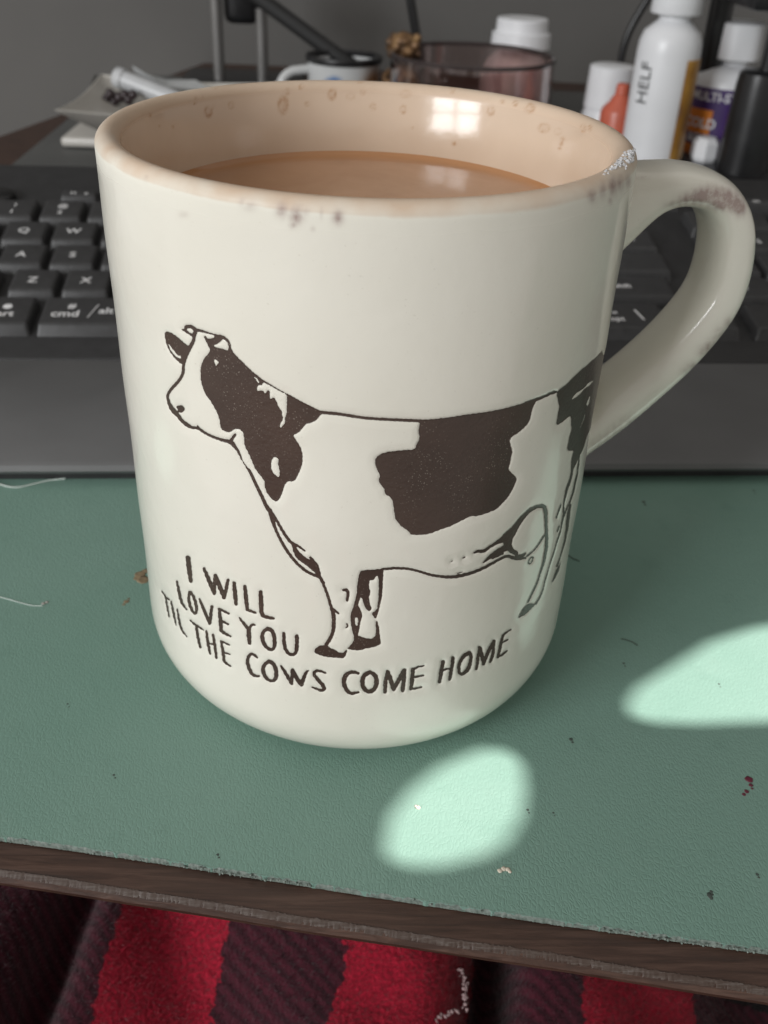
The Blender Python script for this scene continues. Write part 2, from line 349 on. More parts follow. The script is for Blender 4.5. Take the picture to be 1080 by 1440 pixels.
# stifle fold and hind leg
COW_S += [F((280,530,12),(320,512,25),(355,520,30),(400,490,22),(460,450,24),(520,420,45),(565,395,80),(600,360,70),(640,300,45),(700,220,35),(770,155,30),(840,130,28),(880,135,35),(892,190,30),(893,270,22),(898,360,24),(900,440,24),(892,520,24),(870,620,18),(845,700,13),(810,800,12),(770,880,12),(740,945,12)),
 F((565,400,90),(568,470,64),(600,510,45),(640,530,35)), F((560,480,54),(500,510,45),(440,545,35),(400,580,25),(360,610,10)), F((520,530,30),(440,575,14)), F((640,560,30),(700,550,25),(720,530,12)), F((730,555,14),(780,520,10),(820,470,10),(880,380,12)),
 F((785,565,9),(772,612,9),(748,625,9),(742,600,9),(762,566,9),(785,565,9)), F((205,565,12),(190,575,8)), F((100,598,8),(90,605,5)),
 F((805,960,14),(850,890,10),(880,790,9),(905,690,8),(935,600,8),(975,470,9),(1020,330,10),(1040,210,14))]
COW_P.append(F((655,1080),(690,1010),(740,955),(785,955),(805,960),(760,1010),(700,1060)))
COW_S += [Hh((400,110,16),(375,230,20),(345,300,20),(330,380,12),(320,440,10),(325,510,18)), Hh((455,10,10),(440,150,10),(415,260,14),(390,370,12),(345,460,12),(325,510,14)), Hh((380,420,14),(360,520,28),(350,640,18),(320,780,10),(280,900,10),(265,940,12)), Hh((260,535,12),(300,420,10)), Hh((270,650,10),(285,600,8))]
COW_P += [Hh((400,-10),(460,-10),(435,60),(410,115),(385,120),(390,60)), Hh((218,1085),(250,990),(290,920),(300,905),(280,980),(245,1050))]
COW_P.append(I((315,440),(420,365),(530,250),(640,160),(730,80),(790,20),(790,300),(740,480),(700,640),(665,800),(620,900),(580,1030),(545,1090),(510,1160),(490,1215),(460,1230),(465,1150),(490,1030),(430,1045),(425,1000),(450,890),(468,830),(465,760),(460,680),(420,710),(330,780),(312,765),(325,690),(345,600),(330,530)))
COW_H += [I((460,520),(520,450),(600,400),(640,345),(695,325),(650,385),(600,410),(560,460),(510,505)), I((540,820),(580,740),(610,640),(600,720),(560,800)), I((615,570),(635,520),(665,460),(650,560),(625,590))]
# lettering, stroke by stroke
L1 = lambda *p: T(220, 770, 6, p)
L2 = lambda *p: T(220, 820, 7.714, p)
L3 = lambda *p: T(330, 860, 7.714, p)
L4 = lambda *p: T(470, 870, 7.714, p)
L5 = lambda *p: T(600, 860, 7.714, p)
WORDS = {
 'I': [L1((260,88,38),(270,180,42),(284,285,30))],
 'WILL': [L1((395,180,22),(430,260,36),(482,388,30)), L1((482,385,30),(491,238,28)), L1((491,238,30),(520,310,40),(567,425,32)), L1((567,425,30),(600,278,26)),
   L1((650,302,28),(660,400,38),(668,484,26)), L1((742,332,28),(752,430,36),(762,525,28)), L1((762,528,24),(835,555,18)), L1((875,378,32),(880,470,40),(882,560,34),(900,585,30),(985,603,22))],
 'LOVE': [L1((165,285,14),(185,380,26),(205,470,22),(248,525,11)), L1((272,378,22),(264,440,24),(285,520,24),(325,575,18),(336,520,26),(315,430,24),(284,378,20),(272,378,20)),
   L1((358,440,18),(400,540,28),(445,645,24)), L1((445,645,26),(462,500,26)), L1((525,522,24),(535,620,32),(542,705,30)), L1((525,520,22),(605,562,17)), L1((545,620,20),(600,650,17)), L1((543,708,26),(570,728,24),(622,752,15))],
 'YOU': [L3((45,72,18),(90,130,30),(145,195,40)), L3((215,150,22),(182,142,28),(150,190,32)), L3((147,200,48),(150,280,50),(158,348,36)),
   L3((355,190,40),(300,225,40),(292,300,44),(325,380,40),(390,430,32),(430,390,40),(430,290,44),(405,210,40),(355,190,40)), L3((530,244,34),(530,330,40),(550,430,36),(600,475,32),(650,470,34),(672,410,42),(672,274,42))],
 'TIL': [L2((45,80,8),(85,145,16),(132,187,13)), L2((90,155,16),(110,270,20),(130,375,11)), L2((150,200,14),(175,320,26),(205,460,12)), L2((218,285,14),(235,400,24),(262,510,22),(322,585,10))],
 'THE': [L2((358,408,14),(420,460,26),(505,515,14)), L2((425,465,28),(440,580,30),(468,700,26)), L2((535,525,24),(550,650,32),(575,768,24)), L2((608,565,26),(628,690,32),(645,820,24)), L2((550,660,18),(625,670,18)),
   L2((693,632,20),(715,740,34),(728,850,30)), L2((693,630,20),(785,675,17)), L2((715,755,18),(790,778,15)), L2((728,855,26),(760,880,24),(800,908,14))],
 'COWS': [L3((240,505,22),(195,465,30),(155,470,36),(130,530,38),(145,610,40),(180,680,36),(215,705,34),(260,705,22)), L3((370,545,40),(310,585,44),(300,650,44),(335,730,38),(400,765,30),(445,735,40),(450,650,46),(420,570,40),(370,545,40)),
   L3((500,597,24),(560,690,40),(615,786,34)), L3((615,785,34),(625,645,40)), L3((625,645,44),(670,730,46),(720,800,42)), L3((720,800,42),(770,665,36),(800,648,13)),
   L3((985,675,18),(930,650,26),(870,650,34),(850,680,34),(900,745,40),(960,810,40),(975,845,36),(940,865,32),(890,845,26),(840,825,15))],
 'COME': [L4((260,600,28),(200,580,36),(130,605,44),(100,670,50),(110,740,46),(150,805,40),(200,820,34),(262,803,22)), L4((385,585,44),(320,620,46),(300,690,48),(320,770,46),(380,805,46),(440,770,46),(465,690,50),(445,615,46),(385,585,44)),
   L4((552,800,40),(555,680,44),(580,578,36)), L4((580,580,40),(615,670,50),(642,775,38)), L4((645,772,38),(690,690,46),(755,568,42)), L4((762,565,42),(755,680,46),(742,782,42)),
   L4((855,560,40),(845,680,46),(832,768,36)), L4((850,555,30),(910,528,22),(980,515,13)), L4((860,640,26),(920,630,24),(972,622,17)), L4((835,770,22),(895,760,24),(948,748,18))],
 'HOME': [L5((180,548,40),(160,660,42),(142,770,38)), L5((290,505,36),(275,620,38),(252,738,34)), L5((170,640,22),(280,618,22)), L5((465,450,40),(400,490,42),(352,580,34),(352,670,36),(390,690,36),(450,640,40),(483,550,36),(485,470,36),(465,450,40)),
   L5((545,628,28),(560,510,34),(580,395,34)), L5((580,395,38),(605,490,44),(625,570,36)), L5((622,572,36),(665,450,40),(733,325,28)), L5((735,320,28),(725,470,36),(697,550,28)),
   L5((833,262,26),(800,400,32),(778,500,26)), L5((835,258,22),(920,197,15)), L5((815,345,18),(890,308,15)), L5((780,498,22),(830,470,22),(880,430,17))]}

def sd_poly(U, V, poly):
    P = np.array(poly, float)
    Q = [];                                   # one corner-cutting pass rounds the traced outline
    for a, b in zip(P, np.roll(P, -1, 0)): Q += [a*.82+b*.18, a*.18+b*.82]
    P = np.array(Q); d2 = np.full(U.shape, 1e9); ins = np.zeros(U.shape, bool)
    for a, b in zip(P, np.roll(P, -1, 0)):
        e = b-a; wx = U-a[0]; wy = V-a[1]; t = np.clip((wx*e[0]+wy*e[1])/(e@e+1e-12), 0, 1)
        d2 = np.minimum(d2, (wx-t*e[0])**2+(wy-t*e[1])**2)
        c = (a[1] > V) != (b[1] > V)
        with np.errstate(divide='ignore', invalid='ignore'): ins ^= c & (wx < e[0]*wy/(e[1] if e[1] else 1e-12))
    d = np.sqrt(d2); return np.where(ins, -d, d)
def sd_stroke(U, V, pts):
    P = smoothpath(pts, 2); d = np.full(U.shape, 1e9)
    for a, b in zip(P, P[1:]):
        e = b[:2]-a[:2]; wx = U-a[0]; wy = V-a[1]; t = np.clip((wx*e[0]+wy*e[1])/(e@e+1e-12), 0, 1)
        d = np.minimum(d, np.hypot(wx-t*e[0], wy-t*e[1])-(a[2]+t*(b[2]-a[2])))
    return d
FAR = 60.0
def apply(sdf, U, V, fn, pts, op):
    X = [p[0] for p in pts]; Y = [p[1] for p in pts]; m = 14
    sel = (U > min(X)-m) & (U < max(X)+m) & (V > min(Y)-m) & (V < max(Y)+m)
    if not sel.any(): return
    d = fn(U[sel], V[sel], pts)
    sdf[sel] = np.minimum(sdf[sel], d) if op == 'add' else np.maximum(sdf[sel], -d)

# ---- grid of the body: columns round the mug, rows along its profile
step = 0.000185
a_lo, a_hi = math.radians(-64), math.radians(93)
fine = np.arange(a_lo, a_hi, step/R); coarse = np.linspace(a_hi, a_lo+2*math.pi, 300)
TH = np.concatenate([fine, coarse[:-1]]); NC = len(TH)
prof = [(0.0, 0.0022, 0), (0.015, 0.0022, 0), (0.0268, 0.0020, 0), (0.0276, 0.0004, 0), (0.0284, 0.0, 0)]
for a in np.linspace(0, math.pi/2, 20)[1:]:
    prof.append((R-RC+RC*math.sin(a)**0.95, RC-RC*math.cos(a), 0))
prof[-1] = (R, RC, 0)
zf0, zf1 = 0.0150, H-0.0022
for z in np.arange(zf0, zf1, step): prof.append((R, z, 1))
LR = 0.0019
for a in np.linspace(0, math.pi, 15)[1:-1]: prof.append((R-LR+LR*math.cos(a), H-LR+LR*math.sin(a), 2))
zc = H-LR
for k, z in enumerate(np.concatenate([np.linspace(H-LR, H-0.024, 70), np.linspace(H-0.024, 0.012, 22)[1:]])):
    q = (H-LR-z); rr = R-2*LR+0.0004*0 - 0.0
    rr = (R-2*LR) - 0.0027*(1-math.exp(-q/0.0095)); prof.append((rr, z, 3))
ri = prof[-1][0]
for a in np.linspace(0, math.pi/2, 7)[1:-1]: prof.append((ri-0.006+0.006*math.cos(a), 0.012-0.006*math.sin(a), 3))
prof += [(ri-0.006, 0.006, 3), (0.012, 0.0058, 3), (0.0, 0.0058, 3)]
prof = np.array(prof); NR = len(prof)
rad = np.repeat(prof[:, 0][:, None], NC, 1); zz = np.repeat(prof[:, 1][:, None], NC, 1); kind = prof[:, 2]
th = np.repeat(TH[None], NR, 0)
wr = np.where(kind == 1)[0]; r0, r1 = wr[0], wr[-1]+1           # printed wall rows
def xyz(rad, th, zz): return np.stack([rad*np.sin(th), -rad*np.cos(th), zz], -1)
# slight unevenness of the thrown clay
wob = 0.00010*np.sin(2*th+0.4)+0.00006*np.sin(3*th+zz*60)+0.00005*np.sin(zz*260+2*th)
rad = np.where(rad > 0.03, rad+wob, rad)
P = xyz(rad, th, zz)
W = P[r0:r1]
# beyond the outline seen from here the design runs on, mirrored, round the side
TS = math.radians(74.0)
thm = np.where(TH > TS, 2*TS-TH, TH)
Wm = xyz(rad[r0:r1], np.repeat(thm[None], r1-r0, 0), zz[r0:r1])
U, V = px(Wm)
hid = (TH > math.radians(92)) | (TH < math.radians(-75))
U[:, hid] = -500
s_cow = np.full(U.shape, FAR); s_words = {}
for p in COW_P: apply(s_cow, U, V, sd_poly, p, 'add')
for p in COW_H: apply(s_cow, U, V, sd_poly, p, 'sub')
for p in COW_S: apply(s_cow, U, V, sd_stroke, p, 'add')
V2 = V.copy(); U2 = U.copy(); U2[:, TH > TS] = -500
for k, strokes in WORDS.items():
    s = np.full(U.shape, FAR)
    for p in strokes: apply(s, U2, V2, sd_stroke, p, 'add')
    s_words[k] = s
# hand-printed edge: a little wobble in the outline
jit = 0.35*np.sin(U*0.9+V*0.5)+0.30*np.sin(V*1.1-U*0.4+1.3)
s_cow = s_cow+jit*0.6
for k in s_words: s_words[k] = s_words[k]+jit*0.7
s_all = s_cow.copy()
for s in s_words.values(): s_all = np.minimum(s_all, s)
def sstep(x): x = np.clip(x, 0, 1); return x*x*(3-2*x)
dep = 0.00013*sstep((2.6-s_all)/3.6)+0.00008*sstep((12-s_all)/12)
rad[r0:r1] -= dep
P = xyz(rad, th, zz)
# ---- stains: dried coffee rings inside, purplish smudges on the lip
Uo, Vo = px(P)
stain = np.zeros((NR, NC)); smudge = np.zeros((NR, NC))
inner = (kind >= 2)[:, None] & (np.cos(TH) < 0.45)[None]
RINGS = [(398,148,7,12,1.0),(293,157,5.5,8,.9),(467,133,5.5,8.5,.8),(510,129,4,4.5,.7),(404,129,4,5,.5),(424,122,3.5,4,.6),(325,148,4.5,5,.6),(525,150,4.5,5,.7),(567,154,4.5,6,.8),(690,156,5,7,.8),(707,143,3,3,.6),(725,145,4,4,.6),(745,152,7,7,.7),(765,180,8,7,.5),(785,185,5,5,.5),(820,180,4,6.5,.9),(830,180,2.5,5,.9),(432,146,3.5,3.5,.5),(302,122,5,2.5,.7),(507,114,5,3,.7),(493,136,6,5,.35),(636,125,4,6,.5),(300,150,3,3,.5),(570,132,8,6,.25)]
for (cx, cy, rx, ry, st) in RINGS:
    d = np.hypot((Uo-cx)/rx, (Vo-cy)/ry)
    m = inner & (d < 2.2)
    v_ = np.exp(-((d-0.85)/0.30)**2)+0.35*(d < 0.85)+0.5*np.exp(-(np.hypot((Uo-cx)/rx, (Vo-cy-ry*.6)/ry)/0.45)**2)
    stain = np.where(m, np.maximum(stain, st*v_), stain)
for (cx, cy, rr, st) in [(639,202,2.6,2.6),(579,180,1.6,1.4),(275,137,2,1.2),(285,135,1.5,1.0),(243,178,1.8,1.4),(224,178,1.6,1.2),(274,145,2,1.6),(789,202,3.0,1.6),(791,196,3.0,1.6),(787,208,2.6,1.6),(211,162,2.2,1.2)]:
    d = np.hypot(Uo-cx, Vo-cy)/rr; stain = np.where(inner & (d < 3), np.maximum(stain, st*np.exp(-d*d)), stain)
outer = ((kind == 1) | (kind == 2))[:, None] & (np.cos(TH) > 0.1)[None]
for (cx, cy, rx, ry, st) in [(396,296,9,11,.8),(417,303,10,12,1.0),(413,316,6,6,.6),(475,306,8,10,1.0),(352,290,10,7,.45),(340,283,6,5,.35),(430,298,6,6,.4),(833,276,7,9,.8),(848,268,6,12,.6),(862,262,7,14,.9),(872,258,6,12,.8),(883,256,5,10,.7),(858,282,4,6,.5),(440,322,4,4,.3),(452,300,3,8,.3),(258,302,7,5,.28),(205,250,3,3,.3)]:
    d = np.hypot((Uo-cx)/rx, (Vo-cy)/ry); smudge = np.where(outer, np.maximum(smudge, st*np.exp(-d*d*1.1)), smudge)

# ---- materials of the mug
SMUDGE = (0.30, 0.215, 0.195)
glz = NT('cream_glaze'); v = glz.coord()
sepz = glz.n('ShaderNodeSeparateXYZ'); glz.l(v, sepz.inputs[0])
nz = glz.noise(140, 4, v)
cream = glz.ramp(glz.noise(35, 4, v), [(0.3, (0.720, 0.698, 0.612)), (0.7, (0.770, 0.750, 0.668))])
cream = glz.mix(glz.math('MULTIPLY', glz.ramp(glz.noise(1900, 2, v), [(0.70, (0, 0, 0)), (0.78, (1, 1, 1))]), 0.25), cream, (0.42, 0.38, 0.30))
tan = glz.ramp(glz.noise(60, 5, v), [(0.3, (0.585, 0.450, 0.335)), (0.7, (0.650, 0.515, 0.395))])
tanf = glz.math('ADD', glz.attr('lip'), glz.math('MULTIPLY', glz.math('SUBTRACT', nz, 0.5), 0.5))
tanf = glz.ramp(tanf, [(0.30, (0, 0, 0)), (0.62, (1, 1, 1))])
c = glz.mix(tanf, cream, tan)
st_ = glz.math('MULTIPLY', glz.attr('stain'), glz.math('ADD', glz.math('MULTIPLY', glz.ramp(glz.noise(430, 4, v, 0.7), [(0.36, (0, 0, 0)), (0.62, (1, 1, 1))]), 1.0), 0.22))
c = glz.mix(glz.math('MINIMUM', glz.math('MULTIPLY', st_, 0.50), 1.0), c, (0.36, 0.17, 0.06))
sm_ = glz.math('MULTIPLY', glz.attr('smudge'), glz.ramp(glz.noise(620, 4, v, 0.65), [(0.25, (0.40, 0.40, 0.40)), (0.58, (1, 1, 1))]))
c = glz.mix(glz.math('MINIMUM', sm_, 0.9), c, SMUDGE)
glz.base(c); glz.rough(glz.math('ADD', glz.ramp(nz, [(0.3, (0.13,)*3), (0.7, (0.20,)*3)]), glz.math('MULTIPLY', glz.attr('matte'), 0.20))); glz.l(glz.math('SUBTRACT', 0.5, glz.math('MULTIPLY', glz.attr('matte'), 0.38)), glz.b.inputs['Specular IOR Level'])
glz.l(glz.math('MULTIPLY', glz.math('SUBTRACT', 1.0, glz.attr('matte')), 0.20), glz.b.inputs['Coat Weight']); glz.b.inputs['Coat Roughness'].default_value = 0.06
glz.bump(glz.math('ADD', glz.noise(420, 3, v), glz.math('MULTIPLY', glz.noise(75, 2, v), 2.2)), 0.11, 0.0004)
ink = NT('brown_underglaze_print'); v = ink.coord()
spk = ink.n('ShaderNodeTexVoronoi'); spk.inputs['Scale'].default_value = 2300; ink.l(v, spk.inputs['Vector'])
dens = ink.ramp(ink.noise(150, 3, v), [(0.42, (0, 0, 0)), (0.62, (1, 1, 1))])
dots = ink.math('MULTIPLY', ink.ramp(spk.outputs['Distance'], [(0.10, (1, 1, 1)), (0.24, (0, 0, 0))]), dens)
base_i = ink.ramp(ink.noise(90, 4, v), [(0.3, (0.046, 0.028, 0.021)), (0.7, (0.066, 0.041, 0.031))])
ink.base(ink.mix(ink.math('MULTIPLY', dots, 0.45), base_i, (0.42, 0.37, 0.31)))
ink.rough(0.34); ink.bump(ink.noise(1500, 3, v), 0.35, 0.0002); ink.b.inputs['Coat Weight'].default_value = 0.12; ink.b.inputs['Coat Roughness'].default_value = 0.12

mug = empty('mug', (0, 0, 0)); tag(mug, 'cream stoneware mug printed with a black and white cow, full of milky coffee', 'mug')
# body mesh
idx = np.arange(NR*NC).reshape(NR, NC); q = np.stack([idx[:-1], np.roll(idx, -1, 1)[:-1], np.roll(idx, -1, 1)[1:], idx[1:]], -1).reshape(-1, 4)
me = bpy.data.meshes.new('body'); me.vertices.add(NR*NC); me.vertices.foreach_set('co', P.reshape(-1).astype(np.float32))
me.loops.add(q.size); me.loops.foreach_set('vertex_index', q.reshape(-1).astype(np.int32)); me.polygons.add(len(q)); me.polygons.foreach_set('loop_start', np.arange(0, q.size, 4).astype(np.int32))
me.update(); me.validate()
lipv = np.zeros((NR, NC)); lipv[kind >= 3] = 1.0; lipv[kind == 2] = np.linspace(0.46, 0.80, (kind == 2).sum())[:, None]
lipv[r0:r1] = sstep((zz[r0:r1]-(H-0.0034-0.0005*np.sin(3*th[r0:r1])))/0.0034)*0.42
matte = np.zeros((NR, NC)); matte[kind == 2] = 1.0; matte[r0:r1] = sstep((zz[r0:r1]-(H-0.006))/0.004)
for nm, arr in (('lip', lipv), ('stain', stain), ('smudge', smudge), ('matte', matte)):
    at = me.attributes.new(nm, 'FLOAT', 'POINT'); at.data.foreach_set('value', arr.reshape(-1).astype(np.float32))
link('body', me, glz.m, mug)
# printed pieces: cells of the wall cut along the outline of the ink
Wp = xyz(rad[r0:r1]+0.00007, th[r0:r1], zz[r0:r1])
def print_mesh(name, s, parent, label=None):
    s = s.copy(); s[np.abs(s) < 1e-4] = 1e-4
    ng = s < 0
    cnt = ng[:-1, :-1].astype(int)+ng[:-1, 1:]+ng[1:, 1:]+ng[1:, :-1]
    verts = []; vid = {}; faces = []
    def vert(i, j):
        k = (i, j)
        if k not in vid: vid[k] = len(verts); verts.append(Wp[i, j])
        return vid[k]
    def cross(a, b):
        k = (a, b) if a < b else (b, a)
        if k not in vid:
            (i, j), (m, n) = k; t = s[i, j]/(s[i, j]-s[m, n]); vid[k] = len(verts); verts.append(Wp[i, j]*(1-t)+Wp[m, n]*t)
        return vid[k]
    for i, j in zip(*np.where(cnt > 0)):
        cs = [(i, j), (i, j+1), (i+1, j+1), (i+1, j)]
        if cnt[i, j] == 4: faces.append([vert(*c) for c in cs]); continue
        f = []
        for a, b in zip(cs, cs[1:]+cs[:1]):
            if ng[a]: f.append(vert(*a))
            if ng[a] != ng[b]: f.append(cross(a, b))
        if len(f) > 2: faces.append(f)
    me = bpy.data.meshes.new(name); me.from_pydata([tuple(v) for v in verts], [], faces); me.update()
    o = link(name, me, ink.m, parent)
    if label: o['label'] = label
    return o
print_mesh('cow_print', s_cow, mug, 'dark brown printed cow standing in profile, sunk into the glaze')
for k, s in s_words.items(): print_mesh('printed_word', s, mug, 'dark brown hand lettered word reading '+k)

# ---- handle
PHI = math.radians(12)
hp = smoothpath([(40.8,85.8,7.0,11.8),(42.6,88.0,6.9,9.8),(45.2,90.3,6.8,7.3),(48.2,92.5,6.7,5.0),(51.5,93.8,6.6,3.8),(56.5,94.2,6.6,3.3),(62.5,92.6,6.6,3.4),(66.8,87.4,6.6,3.8),(68.2,80.5,6.7,4.1),(67.8,73.6,6.8,4.3),(65,68,6.8,4.5),(60.5,62,6.8,4.7),(55,56.4,6.8,4.8),(49.5,51.4,6.9,5.1),(44.5,46.8,7.0,5.6),(40.8,43.4,7.2,6.2)], 3)
hd = Vector((math.cos(PHI), math.sin(PHI), 0)); hn = Vector((-math.sin(PHI), math.cos(PHI), 0))
bm = bmesh.new(); rings = []; NS = 40
for i, p in enumerate(hp):
    a = hp[max(i-1, 0)]; b = hp[min(i+1, len(hp)-1)]; t = np.array(b[:2])-np.array(a[:2]); t /= np.linalg.norm(t); nr = np.array([-t[1], t[0]])
    wv_ = min(1, max(0, (52-p[0])/7)); nr = nr*(1-wv_)+np.array([0, 1.0 if p[1] > 65 else -1.0])*wv_; nr /= np.linalg.norm(nr)
    ring = []
    for k in range(NS):
        an = 2*math.pi*k/NS; ca, sa = math.cos(an), math.sin(an)
        ex = 2/2.7; cw = math.copysign(abs(ca)**ex, ca)*p[2]; ct = math.copysign(abs(sa)**ex, sa)*p[3]
        q2 = np.array(p[:2])+nr*ct
        ring.append(bm.verts.new(hd*(q2[0]/1000)+hn*(cw/1000)+Vector((0, 0, q2[1]/1000))))
    rings.append(ring)
for X, Y in zip(rings, rings[1:]):
    for k in range(NS): bm.faces.new((X[k], X[(k+1) % NS], Y[(k+1) % NS], Y[k]))
hme = from_bm('handle', bm)
bm = bmesh.new(); bm.from_mesh(hme); bmesh.ops.subdivide_edges(bm, edges=bm.edges[:], cuts=1, use_grid_fill=True); bm.to_mesh(hme); bm.free()
co = np.zeros(len(hme.vertices)*3, np.float32); hme.vertices.foreach_get('co', co); co = co.reshape(-1, 3); hu, hv = px(co)
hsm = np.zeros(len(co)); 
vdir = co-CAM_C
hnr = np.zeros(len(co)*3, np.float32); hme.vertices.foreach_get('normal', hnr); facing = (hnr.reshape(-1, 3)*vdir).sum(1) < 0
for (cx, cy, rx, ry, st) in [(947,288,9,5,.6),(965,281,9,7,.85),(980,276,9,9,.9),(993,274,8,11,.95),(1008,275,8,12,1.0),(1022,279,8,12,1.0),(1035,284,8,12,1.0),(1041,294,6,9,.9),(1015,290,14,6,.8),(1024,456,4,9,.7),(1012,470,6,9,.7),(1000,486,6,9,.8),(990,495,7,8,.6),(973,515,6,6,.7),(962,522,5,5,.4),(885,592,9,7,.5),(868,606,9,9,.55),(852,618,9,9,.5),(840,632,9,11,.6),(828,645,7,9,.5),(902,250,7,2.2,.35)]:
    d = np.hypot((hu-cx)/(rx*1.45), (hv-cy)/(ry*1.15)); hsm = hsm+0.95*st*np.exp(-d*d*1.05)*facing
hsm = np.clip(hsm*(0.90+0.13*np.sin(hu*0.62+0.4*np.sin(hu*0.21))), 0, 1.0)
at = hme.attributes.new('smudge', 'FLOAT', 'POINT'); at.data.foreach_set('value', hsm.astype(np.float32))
link('handle', hme, glz.m, mug)

# ---- coffee
ZC = H-0.0132; rc_ = (R-2*LR)-0.0027*(1-math.exp(-(0.0132-LR)/0.0095))
cof = NT('milky_coffee'); v = cof.coord()
cl = cof.n('ShaderNodeVectorMath', operation='LENGTH'); cm = cof.n('ShaderNodeVectorMath', operation='MULTIPLY'); cof.l(v, cm.inputs[0]); cm.inputs[1].default_value = (1, 1, 0); cof.l(cm.outputs[0], cl.inputs[0])
cof.base(cof.mix(cof.ramp(cof.math('MULTIPLY', cl.outputs['Value'], 1/rc_), [(0.90, (0, 0, 0)), (0.985, (1, 1, 1))]), cof.ramp(cof.noise(45, 4, v, 0.6, 1.2), [(0.3, (0.385, 0.205, 0.108)), (0.7, (0.465, 0.258, 0.143))]), (0.44, 0.22, 0.10))); cof.rough(0.05); cof.b.inputs['Specular IOR Level'].default_value = 0.4
cof.bump(cof.noise(60, 2, v), 0.05, 0.0004)
coffee = lathe('coffee', [(0, ZC)]+[(r, ZC) for r in np.linspace(0.004, rc_-0.0025, 12)]+[(rc_-0.0012, ZC+0.00012), (rc_-0.0005, ZC+0.0004), (rc_+0.0001, ZC+0.0010), (rc_+0.0003, ZC+0.0008), (rc_+0.0003, ZC-0.006), (0, ZC-0.006)], cof.m, seg=96)
tag(coffee, 'milky brown coffee filling the cream mug', 'coffee')
# ---- white grains standing in for sun glints on the lip beside the handle
cry = NT('glint_crystal'); cry.base((0.85, 0.86, 0.88)); cry.rough(0.08); cry.b.inputs['Transmission Weight'].default_value = 0.35; cry.b.inputs['IOR'].default_value = 1.54
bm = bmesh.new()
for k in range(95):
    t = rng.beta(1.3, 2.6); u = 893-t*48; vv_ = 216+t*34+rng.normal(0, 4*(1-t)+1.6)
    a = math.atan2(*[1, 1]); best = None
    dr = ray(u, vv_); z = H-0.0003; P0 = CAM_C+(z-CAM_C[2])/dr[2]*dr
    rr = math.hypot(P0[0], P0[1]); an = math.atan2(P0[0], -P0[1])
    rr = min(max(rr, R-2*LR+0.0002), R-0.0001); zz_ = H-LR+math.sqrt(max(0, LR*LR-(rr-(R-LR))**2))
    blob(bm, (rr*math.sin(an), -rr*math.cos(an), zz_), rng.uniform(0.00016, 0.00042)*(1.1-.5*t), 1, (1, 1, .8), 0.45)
cr = link('glint_grains', from_bm('glint_grains', bm), cry.m, smooth=False); tag(cr, 'white grains standing in for sun glints on the mug lip above the handle', 'sugar', kind='stuff')

# ================================================================ KEYBOARD
KO = np.array([-0.1388, 0.2125, 0.0]); PSI = 0.0655; AL = 0.1656; KS = 0.95; KZ = 0.0250
kb = empty('keyboard', tuple(KO), PSI); tag(kb, 'black computer keyboard with grey palm rest behind the mug', 'keyboard')
blk = simple('black_key_plastic', (0.036, 0.036, 0.037), 0.42, 0.15, 300, 0.15)
deckm = simple('black_deck_plastic', (0.024, 0.024, 0.025), 0.5, 0.15, 200, 0.2)
palmm = NT('grey_palm_plastic'); v = palmm.coord(); n1 = palmm.noise(30, 4, v); palmm.base(palmm.ramp(n1, [(0.3, (0.120, 0.121, 0.122)), (0.7, (0.148, 0.149, 0.150))])); palmm.rough(0.55); palmm.bump(palmm.noise(2600, 2, v), 0.25, 0.0002)
legm = simple('legend_print', (0.72, 0.72, 0.72), 0.6, 0.05)
def prism(name, prof, u0, u1, material, parent, bev=0.0):
    bm = bmesh.new(); Aq = [bm.verts.new((u0, y, z)) for y, z in prof]; Bq = [bm.verts.new((u1, y, z)) for y, z in prof]
    for k in range(len(prof)): bm.faces.new((Aq[k], Bq[k], Bq[(k+1) % len(prof)], Aq[(k+1) % len(prof)]))
    bm.faces.new(Aq); bm.faces.new(Bq)
    if bev: bmesh.ops.bevel(bm, geom=bm.edges[:], offset=bev, segments=3, affect='EDGES', profile=0.5)
    me = from_bm(name, bm); o = link(name, me, material, parent, smooth=False); sharp(me, 40); return o
TA = math.tan(AL); kz = lambda v: KZ+v*TA
KU0, KU1 = -0.045, 0.345
prism('deck', [(-0.0945, 0.001), (-0.0945, kz(-.0945)-0.0038), (0.048, kz(.048)-0.0038), (0.055, kz(.05)-0.0065), (0.056, 0.006), (0.054, 0.001)], KU0, KU1, deckm, kb, 0.0012)
prism('palm_rest', [(-0.1600, 0.0026), (-0.1612, 0.0040), (-0.1606, 0.0054), (-0.1590, 0.0061), (-0.0962, 0.0057), (-0.0952, 0.0050), (-0.0952, 0.0022)], KU0, KU1, palmm.m, kb)
prism('base', [(-0.1585, 0.0001), (-0.1585, 0.0030), (-0.0950, 0.0030), (-0.0950, 0.0001)], KU0+0.001, KU1-0.001, deckm, kb)
KEYM = {}
def key_mesh(w, d):
    k = (round(w, 4), round(d, 4))
    if k in KEYM: return KEYM[k]
    bm = bmesh.new(); h = 0.0042
    bw, bd = w/2-0.0006, d/2-0.0006; tw, tf, tb = bw-0.0010, bd-0.0024, bd-0.0005
    bb = [bm.verts.new(p) for p in ((-bw, -bd, -h), (bw, -bd, -h), (bw, bd, -h), (-bw, bd, -h))]
    tt = [bm.verts.new(p) for p in ((-tw, -tf, 0), (tw, -tf, 0), (tw, tb, 0), (-tw, tb, 0))]
    bm.faces.new(bb[::-1]); ft = bm.faces.new(tt)
    for q in range(4): bm.faces.new((bb[q], bb[(q+1) % 4], tt[(q+1) % 4], tt[q]))
    ed_ = [e for e in bm.edges if not (e.verts[0].co.z < -h*.9 and e.verts[1].co.z < -h*.9)]
    bmesh.ops.bevel(bm, geom=ed_, offset=0.0011, segments=3, affect='EDGES', profile=0.6)
    me = from_bm('key', bm); sharp(me, 45); me.materials.append(blk); KEYM[k] = me; return me
